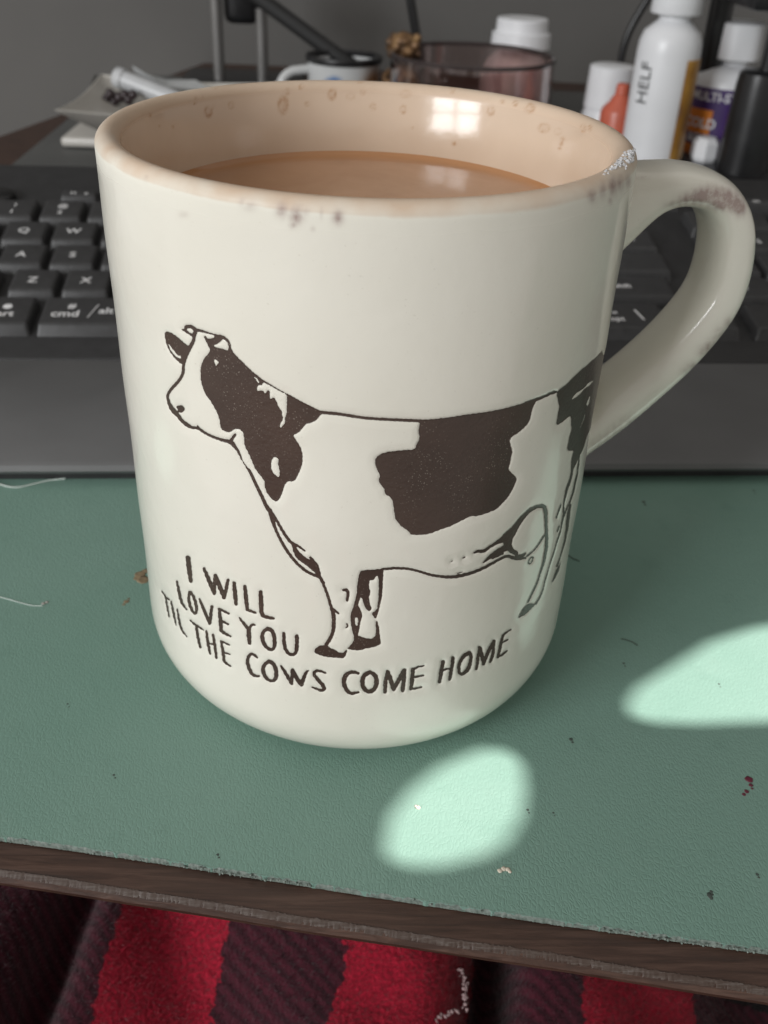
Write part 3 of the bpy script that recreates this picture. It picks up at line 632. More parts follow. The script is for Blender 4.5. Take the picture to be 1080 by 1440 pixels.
def key(u, v, w=1.0, d=1.0, legends=(), z=0.0):
    """u, v: key centre in mm on the key field (19 mm pitch); w, d in key units"""
    U_, V_ = u*KS/1000, v*KS/1000
    o = bpy.data.objects.new('key', key_mesh(w*19*KS/1000, d*19*KS/1000)); COL.objects.link(o); o.parent = kb
    o.location = (U_, V_*math.cos(AL), KZ+V_*math.sin(AL)+z); o.rotation_euler = (AL, 0, 0)
    for body, size, dx, dy in legends:
        text_later('legend', body, size/1000, legm, o, (dx/1000, dy/1000, 0.00006), offset=0.00008)
    return o
def letters(row, u0, v):
    for k, ch in enumerate(row): key(u0+19*k, v, legends=[(ch, 5.2, -0.4, 0.2)])
for k, (a, b) in enumerate(zip('!@#$%^&*()_+', '1234567890-=')): key(2.4+19*k, 0, legends=[(a, 3.8, 0, 2.6), (b, 3.8, -0.4, -2.6)])
key(2.4-19, 0, legends=[('~', 3.8, 0, 2.6), ('`', 4, 0, -2.6)])
letters('QWERTYUIOP', 10.6, -19); letters('ASDFGHJKL', 13.5, -38); letters('ZXCVBNM', 21.5, -57)
for u, v, s in ((200.6, -19, '['), (219.6, -19, ']'), (184.5, -38, ';'), (203.5, -38, "'"), (154.5, -57, ','), (173.5, -57, '.'), (192.5, -57, '/')): key(u, v, legends=[(s, 4.6, 0, 0)])
key(-14, -19, 1.5, legends=[('tab', 3.4, 0, 0)]); key(-12, -38, 1.7, legends=[('caps lock', 3.0, 0, 0)]); key(-12, -57, 2.3, legends=[('shift', 3.4, 0, 0)])
key(240.5, 0, 1.9); key(247.5, -19, 1.8, legends=[('backspace', 3.4, 0.2, 0.5)]); key(240, -38, 2.6); key(236.5, -57, 2.6, legends=[('shift', 3.6, 4, 0.5)])
key(15, -78, 1.2, 1.15, [('start', 4.8, -0.4, -1.8), ('\u2022', 12, 1.2, 2.2)])
key(43.5, -78, 1.75, 1.15, [('cmd', 5.4, -6.5, -1.6), ('#', 4.4, -5.0, 3.2), ('alt', 5.0, 6.6, 0.4)])
o = None
key(120, -78, 6.0, 1.15); key(236, -78, 1.75, 1.15, [('opt', 3.8, -3.0, -1.8), ('=', 3.6, -3.0, 2.0), ('\\', 9, 5.5, 0.5)]); key(203, -78, 1.6, 1.15, [('alt', 3.6, 0, 0)]); key(266, -78, 1.3, 1.15, [('ctrl', 3.4, -2, 0)])
# number block at the right end
for r, v in enumerate((0, -19, -38, -57)):
    for k in range(3): key(292+19*k, v, legends=[(('789', '456', '123', '0..')[r][k], 4.2, -3, 0)])
for k in range(3): key(292+19*k, -78, 1.0, 1.15)
for k in range(12): key(25+19.6*k, 17.5, 0.92, 0.5, [('F%d' % (k+1), 2.6, -2, 0.2), ('\u00bb', 3, 3, 0.2)], z=-0.0012)
key(5+272, 19, 0.9, 0.5, [('prt', 2.6, 0, 0)]); key(300, 19, 0.9, 0.5, [('ins', 2.6, 0, 0)]); key(320, 19, 0.9, 0.5, [('del', 2.6, 0, 0)])
U_, V_ = -7*KS/1000, 16.5*KS/1000
kn = lathe('round_button', [(0, 0.0012), (0.0045, 0.0012), (0.0056, 0.0006), (0.0060, -0.002), (0.0060, -0.005), (0, -0.005)], simple('gloss_black', (0.008, 0.008, 0.008), 0.25), kb, seg=32, loc=(U_, V_*math.cos(AL), KZ+V_*math.sin(AL)-0.002)); kn.rotation_euler = (AL, 0, 0)
# slash between cmd and alt as a thin printed bar
box('legend', -0.00016, 0.00016, -0.0042, 0.0042, 0, 0.00005, legm, kb, loc=(46.0*KS/1000, -78*KS/1000*math.cos(AL), KZ-78*KS/1000*math.sin(AL)+0.0002), rot=(AL, 0, -0.30))

# ================================================================ THINGS AT THE BACK OF THE DESK
white_pl = simple('white_plastic', (0.74, 0.75, 0.77), 0.35, 0.04, 40)
white_cap = simple('white_cap_plastic', (0.78, 0.79, 0.81), 0.40, 0.04, 40)
black_pl = simple('black_stand_plastic', (0.012, 0.012, 0.013), 0.32, 0.2, 80)
ceram = simple('white_dish_ceramic', (0.52, 0.50, 0.46), 0.30, 0.06, 30)
def scale_at(u, v, y):
    P0 = ony(u, v, y); return np.linalg.norm((P0-CAM_C) @ CAM_M.T * np.array([0, 0, 1]))/FPX     # metres per photo pixel there

# ---- dish with odds and ends, standing on a small saucer
zs = 0.0
sa = onz(86, 207, 0); 
dish_c = Vector((-0.115, 0.47, 0.0))
sc_root = empty('saucer', (dish_c.x, dish_c.y, 0)); tag(sc_root, 'small white square saucer under the boat shaped dish', 'saucer')
bx0, bx1 = sa[0]-dish_c.x, 0.07
box('plate', bx0, bx1, sa[1]-dish_c.y, sa[1]-dish_c.y+0.09, 0.0, 0.0055, ceram, sc_root, 0.002, 3)
zr = 0.030
cfl = onz(76, 154, zr); cbl = onz(141, 104, zr)
cfr = cfl+np.array([0.15, 0.008, 0]); cbr = cbl+np.array([0.13, 0.006, 0])
def dish(name, corners, zb, inset, th):
    bm = bmesh.new(); cs = [Vector(c) for c in corners]; mid = sum(cs, Vector())/4
    def ring(k, z, sag=0.0):
        out = []
        for i in range(4):
            a, b = cs[i], cs[(i+1) % 4]
            for j in range(8):
                t = j/8; p = a.lerp(b, t); p = mid+(p-mid)*k; out.append(bm.verts.new((p.x, p.y, z-sag*math.sin(math.pi*t))))
        return out
    zt = cs[0].z
    seq = [ring(0.40, zb), ring(0.52, zb+0.001), ring(0.97, zt-0.002, 0.003), ring(1.0, zt-0.0003, 0.003), ring(0.985, zt, 0.003), ring(0.955, zt-0.002, 0.003), ring(0.50, zb+th+0.001), ring(0.38, zb+th)]
    for X, Y in zip(seq, seq[1:]):
        for k in range(32): bm.faces.new((X[k], X[(k+1) % 32], Y[(k+1) % 32], Y[k]))
    bm.faces.new(seq[0][::-1]); bm.faces.new(seq[-1])
    me = from_bm(name, bm); o = link(name, me, ceram, smooth=False); sharp(me, 50); return o
tag(dish('dish', [cfl, cfr, cbr, cbl], 0.0056, 0.5, 0.003), 'white boat shaped dish holding odds and ends, behind the keyboard', 'dish')
# contents
dmid = (cfl+cfr+cbr+cbl)/4
grey_w = simple('frosted_white_plastic', (0.48, 0.49, 0.50), 0.3, 0.08, 60)
p0 = ony(163, 108, cbl[1]-0.02); p1 = ony(230, 134, cbl[1]-0.03)
tb = empty('plastic_tube', tuple(p0)); tag(tb, 'frosted white plastic tube leaning in the white dish', 'tube')
d_ = Vector(p1-p0)
tube('barrel', [d_*0.16, d_*1.0, d_*1.5], [0.0052, 0.0052, 0.0050], grey_w, tb, 18)
tube('cap', [d_*-0.02, d_*0.02, d_*0.17], [0.0045, 0.0060, 0.0060], grey_w, tb, 18)
tis = NT('tissue_paper'); v = tis.coord(); tis.base(tis.ramp(tis.noise(60, 3, v), [(0.3, (0.34, 0.35, 0.35)), (0.7, (0.42, 0.43, 0.43))])); tis.rough(0.9)
pts = [(186, 92), (205, 104), (235, 112), (275, 112), (300, 128), (250, 140), (215, 138), (195, 122)]
bm = bmesh.new(); fr_ = []
for (a, b) in pts: fr_.append(bm.verts.new(Vector(ony(a, b, cbl[1]-0.012))))
bk = [bm.verts.new(Vector(ony(a+9, b+6, cbl[1]+0.012))) for (a, b) in pts]
mid1 = bm.verts.new(Vector(ony(235, 122, cbl[1]-0.022))); mid2 = bm.verts.new(Vector(ony(240, 126, cbl[1]+0.016)))
for k in range(8):
    k2 = (k+1) % 8; bm.faces.new((fr_[k], fr_[k2], mid1)); bm.faces.new((bk[k2], bk[k], mid2)); bm.faces.new((fr_[k2], fr_[k], bk[k], bk[k2]))
tag(link('paper_scrap', from_bm('paper_scrap', bm), tis.m, smooth=False), 'crumpled pale paper scrap sticking up from the white dish', 'paper')
bead_m = simple('dark_bead', (0.030, 0.020, 0.022), 0.12, 0.3, 200)
for k, (a, b, r) in enumerate([(168, 137, .0032), (176, 134, .003), (161, 143, .0028), (181, 140, .003), (155, 132, .003), (150, 138, .0026), (187, 133, .0028)]):
    P0 = ony(a, b, cbl[1]-0.035)
    tag(lathe('bead', [(0, r)]+[(r*math.sin(t), r*math.cos(t)) for t in np.linspace(.25, 2.9, 9)]+[(0, -r)], bead_m, seg=14, loc=tuple(P0)), 'tiny dark glossy bead lying in the white dish', 'bead', 'beads in the dish')
wire_m = simple('dark_wire', (0.05, 0.05, 0.045), 0.4)
for (a, b, c2, d2) in ((115, 150, 135, 106), (118, 150, 141, 108)):
    tag(tube('thin_stick', [ony(a, b, cbl[1]-0.030), ony(c2, d2, cbl[1]-0.004)], 0.0007, wire_m, seg=8), 'thin dark stick leaning against the inside of the white dish', 'stick', 'sticks in the dish')

shm = simple('grey_card', (0.105, 0.107, 0.104), 0.6, 0.08, 20)
g0 = onz(36, 214, 0); g1_ = onz(89, 171, 0)
bm = bmesh.new(); gp = [(g0[0], g0[1]-0.03), (0.30, g0[1]-0.01), (0.30, 0.66), (g1_[0]-0.002, 0.66)]
tp_ = [bm.verts.new((*p, -0.0008)) for p in gp]; bt_ = [bm.verts.new((*p, -0.0019)) for p in gp]
bm.faces.new(tp_); bm.faces.new(bt_[::-1])
for k in range(4): bm.faces.new((tp_[k], bt_[k], bt_[(k+1) % 4], tp_[(k+1) % 4]))
tag(link('card_sheet', from_bm('card_sheet', bm), shm, smooth=False), 'large grey card sheet under the things at the back of the desk', 'card')
# ---- lamp stand: two grey posts, a dark box and a slanting black arm
SY = 0.60
lamp = empty('lamp_stand', tuple(onz(338, 150, 0))); lamp.location = (ony(338, 100, SY)[0], SY, 0)
tag(lamp, 'grey posted desk lamp stand with a slanting black arm', 'lamp stand')
postm = simple('grey_post_metal', (0.20, 0.195, 0.19), 0.35, 0.1, 30, metal=0.5)
off = np.array(lamp.location)
for (u, wpx) in ((309, 8), (370, 8)):
    ptop = ony(u-2 if u < 340 else u, -120, SY); s_ = scale_at(u, 50, SY)
    xb = ony(u, 110, SY); xx = xb[0]
    tube('post', [Vector((xx, SY, 0.0))-Vector(off), Vector((xx, SY, 0.30 if u < 340 else ony(u, 12, SY)[2]))-Vector(off)], wpx*s_, postm, lamp, 18)
a = ony(316, 32, SY+0.012); b = ony(361, -90, SY+0.012)
box('control_box', a[0]-off[0], b[0]-off[0], 0.004, 0.026, a[2], b[2], black_pl, lamp, 0.006, 3)
arm_m = simple('matt_black_arm', (0.012, 0.012, 0.012), 0.7, 0.2, 80)
pa = ony(352, -12, SY-0.01); pb = ony(520, 112, SY-0.04); s_ = scale_at(430, 50, SY)
arm = [pa+(pb-pa)*t for t in (-.3, 0, .5, 1.0, 1.25)]
tube('arm', [Vector(p)-Vector(off) for p in arm], 10.5*s_, arm_m, lamp, 12)
box('foot', -0.045, 0.045, -0.03, 0.05, 0.0, 0.008, black_pl, lamp, 0.003)

# ---- enamel cup
def stand_base(u, v, y):
    P0 = ony(u, v, y); return (P0[0], y, 0.0), P0[2]
EY = 0.545
(eb), ez = stand_base(484, 79, EY); s_ = scale_at(484, 79, EY); er = 51*s_
enm = NT('white_enamel'); v = enm.coord(); 
sp = enm.n('ShaderNodeVectorMath', operation='DISTANCE'); enm.l(v, sp.inputs[0]); sp.inputs[1].default_value = (-0.25*er, -0.97*er, ez-0.021)
blue = enm.ramp(enm.math('ADD', sp.outputs['Value'], enm.math('MULTIPLY', enm.noise(120, 2, v), 0.006)), [(0.0125, (1, 1, 1)), (0.0150, (0, 0, 0))])
sp2 = enm.n('ShaderNodeVectorMath', operation='DISTANCE'); enm.l(v, sp2.inputs[0]); sp2.inputs[1].default_value = (0.85*er, -0.52*er, ez-0.016)
brn = enm.ramp(sp2.outputs['Value'], [(0.007, (1, 1, 1)), (0.014, (0, 0, 0))])
c = enm.mix(blue, (0.55, 0.56, 0.56), (0.03, 0.14, 0.36)); c = enm.mix(brn, c, (0.28, 0.14, 0.06)); enm.base(c); enm.rough(0.2)
cup = empty('enamel_cup', eb); tag(cup, 'white enamel cup with black rim and blue motif by the lamp arm', 'cup')
lathe('body', [(0, 0.001), (er*.8, 0.001), (er*.96, 0.012), (er, 0.02), (er, ez), (er-.0012, ez), (er-.0012, 0.02), (er*.8, 0.006), (0, 0.006)], enm.m, cup, 56)
lathe('rim', [(er+.0010, ez-.0030), (er+.0018, ez-.0008), (er+.0012, ez+.0008), (er-.0012, ez+.0010), (er-.0022, ez-.0006), (er-.0014, ez-.0028), (er+.0010, ez-.0030)], black_pl, cup, 56)
hpts = smoothpath([(-er+.001, -.004, ez-.008), (-er-.016, -.008, ez-.010), (-er-.022, -.010, ez-.030), (-er-.012, -.006, ez-.050), (-er+.001, -.003, ez-.052)], 2)
tube('handle', hpts, 0.003, enm.m, cup, 12)

# ---- small brown and gold figurine
FY = 0.52
(fb), fz = stand_base(568, 45, FY); s_ = scale_at(568, 60, FY)
gold = NT('brown_gold_figure'); v = gold.coord(); gold.base(gold.ramp(gold.noise(110, 4, v), [(0.35, (0.035, 0.022, 0.014)), (0.55, (0.20, 0.11, 0.05)), (0.72, (0.42, 0.27, 0.13))])); gold.rough(0.35); gold.b.inputs['Metallic'].default_value = 0.35; gold.bump(gold.noise(300, 3, v), 0.7, 0.002)
fig = empty('figurine', fb); tag(fig, 'small brown and gold figurine beside the smoky glass', 'figurine')
hr = 22*s_
bm = bmesh.new(); blob(bm, (0, 0, fz-hr*.95), hr, 3, (1, .9, 1.0), 0.05); 
for k in range(16):
    an = k*2.4; blob(bm, (hr*.85*math.cos(an), hr*.75*math.sin(an), fz-hr*(0.35+1.1*k/16)), hr*.32, 2, (1, 1, 1), .08)
link('head', from_bm('head', bm), gold.m, fig)
lathe('body', [(0, fz-hr*1.6), (hr*.5, fz-hr*1.7), (hr*.8, fz-hr*2.2), (hr*1.1, fz-hr*3), (hr*1.3, 0.012), (hr*1.4, 0.0), (0, 0)], gold.m, fig, 24)
tube('arm', smoothpath([(-hr*.7, -.006, fz-hr*2.2), (-hr*1.2, -.012, fz-hr*2.6), (-hr*.5, -.02, fz-hr*3.0)], 2), hr*.25, gold.m, fig, 10)

# ---- black rod behind the glass
RY = 0.56
q0 = ony(571, -40, RY); q1 = ony(592, 90, RY); dq = (q1-q0); q2 = q1+dq*((0.0-q1[2])/dq[2]); s_ = scale_at(580, 30, RY)
tag(tube('black_rod', [Vector(q0), Vector(q1), Vector(q2)], 6.5*s_, black_pl, seg=14), 'slim black rod standing behind the smoky glass', 'rod')

# ---- smoky pink wine glass
GY = 0.50
(gb), gz = stand_base(665, 79, GY); s_ = scale_at(665, 79, GY); gr = 115*s_
gls = NT('smoky_pink_glass'); gls.base((0.84, 0.70, 0.68)); gls.rough(0.02); gls.b.inputs['Transmission Weight'].default_value = 1.0; gls.b.inputs['IOR'].default_value = 1.45; gls.b.inputs['Specular IOR Level'].default_value = 0.8
gls.b.inputs['Coat Weight'].default_value = 1.0; gls.b.inputs['Coat Roughness'].default_value = 0.03
glass = empty('wine_glass', gb); tag(glass, 'large smoky pink stemmed glass standing behind the mug', 'glass')
bowl_o = [(gr, gz), (gr*1.02, gz-.02), (gr*1.0, gz-.045), (gr*.92, gz-.065), (gr*.70, gz-.085), (gr*.35, gz-.097), (0.006, gz-.101)]
th_ = 0.0016
bowl = bowl_o+[(0, gz-.101)]; inn = [(max(r-th_, 0), z+(th_ if r < gr*.9 else 0)) for r, z in bowl_o[::-1]]
lathe('bowl', [(0, gz-.101)]+bowl_o[::-1]+[(gr-th_*.5, gz+th_*.4)]+[(r-th_, z) for r, z in bowl_o[:3]]+[(r-th_, z+th_) for r, z in bowl_o[3:6]]+[(0, gz-.101+th_)], gls.m, glass, 80)
lathe('rim', [(gr+.0006, gz-.0008), (gr+.0006, gz+.0006), (gr-.0004, gz+.0016), (gr-.0018, gz+.0008), (gr-.0018, gz-.0008), (gr+.0006, gz-.0008)], simple('dark_refraction_rim', (0.045, 0.034, 0.033), 0.12), glass, 80)  # opaque dark ring paints the dark line refracted by the glass edge
lathe('stem', [(0, gz-.1012), (.006, gz-.1012), (.0045, max(gz-.12, .02)), (.0045, .006), (.03, .003), (.034, .0015), (.034, 0.0), (0, 0)], gls.m, glass, 40)

# ---- bottles
def bottle(name, u, v0, y, prof_px, cap_px, material, label, cat, cap_ribs=0, capmat=None, vtop=None):
    """profile given in photo pixels: (half width, pixel row); rows become heights on the vertical through u at depth y"""
    base, _ = stand_base(u, v0, y); s_ = scale_at(u, v0, y)
    zof = lambda vv: ony(u, vv, y)[2]
    root = empty(name, base); tag(root, label, cat)
    pr = [(w*s_, zof(vv)) for w, vv in prof_px]
    b_ = pr[-1][0]
    o = lathe('body', [(0, pr[0][1])]+pr+[(b_, 0.003), (b_-.002, 0.0), (0, 0.0)], material, root, 56)
    cp = [(w*s_, zof(vv)) for w, vv in cap_px]
    c_ = lathe('cap', [(0, cp[0][1])]+cp+[(0, cp[-1][1])], capmat or white_cap, root, 64)
    if cap_ribs:
        me = c_.data
        for vv in me.vertices:
            r = math.hypot(vv.co.x, vv.co.y)
            if r > 0.5*cp[1][0]:
                k = 1+0.02*math.cos(cap_ribs*math.atan2(vv.co.y, vv.co.x)); vv.co.x *= k; vv.co.y *= k
    return root, s_, zof, pr
# white bottle behind the glass; the glass's pink is painted into its body
bottle('white_bottle', 733, 50, 0.575, [(27, 66), (30, 72), (44, 84), (52, 100), (52, 140)], [(33, 25), (35, 27), (35.5, 44), (40, 46), (41, 66)], simple('glass_tinted_bottle', (0.62, 0.55, 0.55), 0.35), 'white bottle with stepped cap standing behind the smoky glass', 'bottle', 60)
# squat white jar
bottle('white_jar', 858, 120, 0.50, [(30, 150), (34, 160), (34, 200)], [(27, 91), (31, 93), (33, 150)], white_pl, 'squat white topped jar beside the tall white bottle', 'jar', 0)
# orange dropper bottle
orange_m = simple('coral_plastic', (0.52, 0.12, 0.07), 0.35, 0.08, 60)
bottle('dropper_bottle', 872, 150, 0.455, [(9, 132), (14, 138), (15, 142), (24, 152), (26, 158), (26, 220)], [(7, 117), (9, 119), (10, 132)], orange_m, 'small coral orange dropper bottle in front of the white jar', 'bottle', 0, orange_m)
# tall white bottle with amber label and sideways lettering
TY = 0.425
troot, ts, tz, tp = bottle('tall_bottle', 932, 120, TY, [(21, 10), (21, 27), (26, 32), (38, 44), (42, 58), (43, 72), (43.5, 130), (43.5, 215)], [(30, -32), (33, -30), (34, 16), (33, 18)], white_pl, 'tall white plastic bottle with amber label, beside the purple labelled bottle', 'bottle', 0)
tr = tp[-1][0]
amb = NT('amber_label'); v = amb.coord(); amb.base(amb.ramp(amb.noise(55, 4, v), [(0.30, (0.10, 0.07, 0.10)), (0.42, (0.34, 0.16, 0.03)), (0.6, (0.50, 0.26, 0.05)), (0.75, (0.55, 0.33, 0.12))])); amb.rough(0.4)
zt_, zb_ = tz(78), 0.006
lathe('label', [(tr+.0003, zb_), (tr+.0005, zb_+.0002), (tr+.0005, zt_-.0002), (tr+.0003, zt_)], amb.m, troot, 24, a0=math.radians(-68), a1=math.radians(60))
dark_ink = simple('dark_label_ink', (0.02, 0.02, 0.022), 0.5)
text_later('lettering', 'HELF', 0.0100, dark_ink, troot, (0, 0, (tz(75)+tz(150))/2), (0, 0, math.radians(90)), wrap=(tr+.0005, math.radians(-50)))
# purple cold remedy bottle
PY = 0.455
proot, ps, pz, pp = bottle('remedy_bottle', 1018, 150, PY, [(18, 74), (18, 90), (36, 94), (46, 101), (51, 112), (52, 124), (52, 230)], [(29, 29), (32, 31), (33, 80), (31, 82)], white_pl, 'white capped bottle with purple and orange cold remedy label', 'bottle', 70)
pr_ = pp[-1][0]
pur = NT('purple_label'); v = pur.coord(); pur.base(pur.ramp(pur.noise(40, 3, v), [(0.3, (0.050, 0.022, 0.115)), (0.7, (0.075, 0.034, 0.165))])); pur.rough(0.4)
lathe('label', [(pr_+.0003, 0.004), (pr_+.0005, 0.0042), (pr_+.0005, pz(118)-.0002), (pr_+.0003, pz(118))], pur.m, proot, 56)
org = simple('orange_label_panel', (0.72, 0.23, 0.03), 0.4, 0.15, 60)
def panel(name, a0, a1, z0, z1, material, dr=0.0009):
    lathe(name, [(pr_+dr-.0003, z0), (pr_+dr, z0+.0001), (pr_+dr, z1-.0001), (pr_+dr-.0003, z1)], material, proot, 14, a0=math.radians(a0-90), a1=math.radians(a1-90))
panel('orange_panel', -85, -32, pz(181), pz(148), org); panel('orange_panel', -85, -25, pz(226), pz(197), org)
panel('magenta_band', -70, 60, 0.006, pz(228), simple('magenta_band', (0.22, 0.02, 0.20), 0.4))
lt = simple('white_label_print', (0.72, 0.72, 0.74), 0.5, 0.05)
text_later('lettering', 'MULTI-SYMPTOM', 0.0068, lt, proot, (0, 0, pz(130)), wrap=(pr_+.0008, math.radians(-8)), offset=0.00015)
text_later('lettering', 'COLD', 0.0075, lt, proot, (0, 0, pz(167)), wrap=(pr_+.0013, math.radians(-50)), offset=0.0002)
text_later('lettering', '&FLU', 0.0065, lt, proot, (0, 0, pz(188)), wrap=(pr_+.0008, math.radians(-48)), offset=0.0002)
# six-sided white cap in front of it
WYc = 0.425
wb, wz = stand_base(995, 193, WYc); s_ = scale_at(995, 210, WYc)
wc = empty('hexagonal_bottle', wb); tag(wc, 'little bottle with faceted white cap in front of the purple label', 'bottle')
lathe('cap', [(0, wz), (13*s_, wz), (19*s_, wz-7*s_), (19*s_, wz-26*s_), (14*s_, wz-36*s_), (0, wz-36*s_)], white_cap, wc, 7, deg=20)
lathe('body', [(0, wz-35*s_), (12*s_, wz-35*s_), (15*s_, max(wz-40*s_, .002)), (15*s_, 0), (0, 0)], simple('magenta_plastic', (0.20, 0.02, 0.19), 0.35), wc, 32)

# ---- black stand at the right
BY = 0.405
st = empty('tripod_stand', tuple(stand_base(1050, 160, BY)[0])); tag(st, 'black tubular stand with clamp beside the remedy bottle', 'stand')
o_ = np.array(st.location); s_ = scale_at(1050, 160, BY)
zt = ony(1062, 98, BY)[2]
lathe('sleeve', [(0, zt), (26*s_, zt), (31*s_, zt-4*s_), (33*s_, zt-20*s_), (36*s_, 0.003), (36*s_, 0), (0, 0)], black_pl, st, 40, loc=(0.004, 0, 0))
zl = ony(1062, -60, BY)[2]
tube('pole', [Vector((0.006, 0, zt-.01)), Vector((0.006, 0, zl))], 11*s_, black_pl, st, 18)
tube('pole', [Vector((-0.010, 0.05, 0.0)), Vector((-0.010, 0.05, zl))], 17*s_, black_pl, st, 18)
za = ony(1050, 12, BY)[2]; box('clamp', -0.014, 0.05, -0.014, 0.055, za, za+0.016, black_pl, st, 0.002)
box('foot', -0.02, 0.06, -0.02, 0.07, 0.0, 0.004, black_pl, st, 0.0015)
# ---- black cable curving down behind the tall bottle
cb = [ony(930, -30, 0.56), ony(905, 8, 0.56), ony(885, 42, 0.56), ony(874, 75, 0.56), ony(871, 110, 0.56), ony(872, 150, 0.57)]
cb.append(np.array([cb[-1][0], 0.575, 0.004])); cb.append(np.array([cb[-1][0]+.05, 0.59, 0.0035]))
tag(tube('cable', smoothpath(cb, 3), 0.0026, black_pl, seg=12), 'black cable curving down beside the tall white bottle', 'cable')

# ================================================================ CRUMBS AND LINT ON THE MAT
crm = simple('pale_crumb', (0.62, 0.56, 0.46), 0.7, 0.15, 900); redm = simple('dried_red_drop', (0.11, 0.012, 0.03), 0.4, 0.2, 900); darkm = simple('dark_speck', (0.05, 0.065, 0.055), 0.7, 0.2, 900); brnm = simple('brown_smear', (0.23, 0.17, 0.10), 0.6, 0.3, 700)
def specks(name, spots, material, label, cat, group=None, flat=0.35):
    bm = bmesh.new()
    for (u, v, r) in spots:
        P0 = onz(u, v, 0); blob(bm, (P0[0], P0[1], r*flat*.5/1000), r/1000, 2, (1, 1, flat), 0.18)
    o = link(name, from_bm(name, bm), material); tag(o, label, cat, group); return o
specks('crumb', [(703, 1225, .42), (708, 1222, .45), (714, 1223, .42), (717, 1226, .3)], crm, 'pale curved crumb on the mat near the frayed edge', 'crumb')
specks('crumb', [(588, 1136, .40), (585, 1134, .28)], crm, 'tiny pale crumb inside the sunlit patch', 'crumb', flat=.6)
specks('dried_drop', [(1053, 1096, .75), (1056, 1104, .42), (1058, 1109, .25)], redm, 'dark red dried drop on the green mat', 'stain', flat=.10)
specks('dried_drop', [(1050, 1113, .45), (1046, 1117, .38)], redm, 'smaller dark red splash below the dried red drop', 'stain', flat=.10)
specks('brown_smear', [(197, 808, 1.2), (201, 815, 1.5), (192, 813, .8), (205, 803, .9)], brnm, 'brown smear on the mat at the left of the mug', 'stain', flat=.03)
specks('brown_smear', [(178, 846, .6), (174, 850, .4), (181, 842, .35)], brnm, 'small brown spot on the mat left of the mug', 'stain', flat=.04)
specks('lint_speck', [(61, 849, .45), (66, 847, .4)], simple('grey_lint', (0.34, 0.33, 0.30), 0.8), 'grey lint speck on the green mat at the left', 'lint')
for (u, v, r) in [(998, 1259, .5), (1000, 1254, .3), (1065, 1230, .3), (803, 1040, .38), (742, 1139, .25), (845, 1046, .0), (306, 1202, .25), (778, 1143, .2), (1011, 962, .22), (160, 1090, .25), (95, 990, .22), (877, 933, .28), (1060, 690, .35), (905, 706, .5)]:
    if r: specks('dark_speck', [(u, v, r), (u+2, v+4, r*.7)], darkm, 'tiny dark speck of dirt on the green mat', 'speck', 'dirt specks on the mat', flat=.15)
fib = simple('white_fibre', (0.55, 0.62, 0.58), 0.8)
hl = lambda pts, r, mt: tube('fibre', smoothpath([onz(u, v, r*1.2) for u, v in pts], 3), r, mt, seg=6)
tag(hl([(-12, 676), (8, 684), (25, 686), (45, 681), (70, 675), (92, 673)], 0.00022, fib), 'white lint thread lying in front of the palm rest', 'fibre')
tag(hl([(-5, 838), (20, 845), (45, 852), (60, 852)], 0.00009, fib), 'very fine pale fibre beside the grey lint speck', 'fibre')
tag(hl([(873, 898), (882, 900), (890, 903), (897, 908)], 0.00010, darkm), 'short dark hair on the mat right of the mug', 'hair')
tag(hl([(795, 775), (802, 784), (815, 789)], 0.00012, darkm), 'short dark lint curl on the shaded mat', 'lint')

# ================================================================ PLAID FLEECE BELOW THE DESK
BZ = -0.105
pl = NT('red_plaid_fleece'); v = pl.coord((1, 1, 1))
nzv = pl.n('ShaderNodeTexNoise'); nzv.inputs['Scale'].default_value = 18; nzv.inputs['Detail'].default_value = 3; pl.l(v, nzv.inputs['Vector'])
sub = pl.n('ShaderNodeVectorMath', operation='MULTIPLY_ADD'); pl.l(nzv.outputs['Color'], sub.inputs[0]); sub.inputs[1].default_value = (0.018, 0.018, 0); pl.l(pl.coord((1, 1, 1), (0, 0, math.radians(9.6))), sub.inputs[2])
fz_ = pl.n('ShaderNodeTexNoise'); fz_.inputs['Scale'].default_value = 420; pl.l(v, fz_.inputs['Vector'])
sub2 = pl.n('ShaderNodeVectorMath', operation='MULTIPLY_ADD'); pl.l(fz_.outputs['Color'], sub2.inputs[0]); sub2.inputs[1].default_value = (0.0050, 0.0050, 0); pl.l(sub.outputs[0], sub2.inputs[2])
sx = pl.n('ShaderNodeSeparateXYZ'); pl.l(sub2.outputs[0], sx.inputs[0])
def band(sock, off, per, d):
    t = pl.math('FRACT', pl.math('MULTIPLY', pl.math('ADD', sock, off+per*4), 1/per)); return pl.ramp(t, [(d-.012, (0, 0, 0)), (d+.012, (1, 1, 1))])
bx_ = band(sx.outputs[0], 0.092-0.009, 0.064, 0.5); by_ = band(sx.outputs[1], 0.106-0.009, 0.12, 0.5)
tw = pl.n('ShaderNodeTexWave', wave_type='BANDS', bands_direction='DIAGONAL'); tw.inputs['Scale'].default_value = 120; tw.inputs['Distortion'].default_value = 2.0; tw.inputs['Detail'].default_value = 2; pl.l(pl.coord((1, 1.6, 0), (0, 0, 0.25)), tw.inputs['Vector'])
fuzz = pl.noise(900, 3, v)
red = pl.ramp(fuzz, [(0.3, (0.20, 0.005, 0.016)), (0.7, (0.44, 0.012, 0.036))])
mar = pl.mix(tw.outputs['Fac'], (0.034, 0.007, 0.012), (0.072, 0.012, 0.022))
blkc = pl.ramp(fuzz, [(0.3, (0.006, 0.005, 0.005)), (0.7, (0.014, 0.011, 0.011))])
s_xy = pl.math('ADD', bx_, by_)
c = pl.mix(pl.ramp(pl.math('MULTIPLY', s_xy, 0.5), [(0.2, (0, 0, 0)), (0.35, (1, 1, 1))]), blkc, mar)
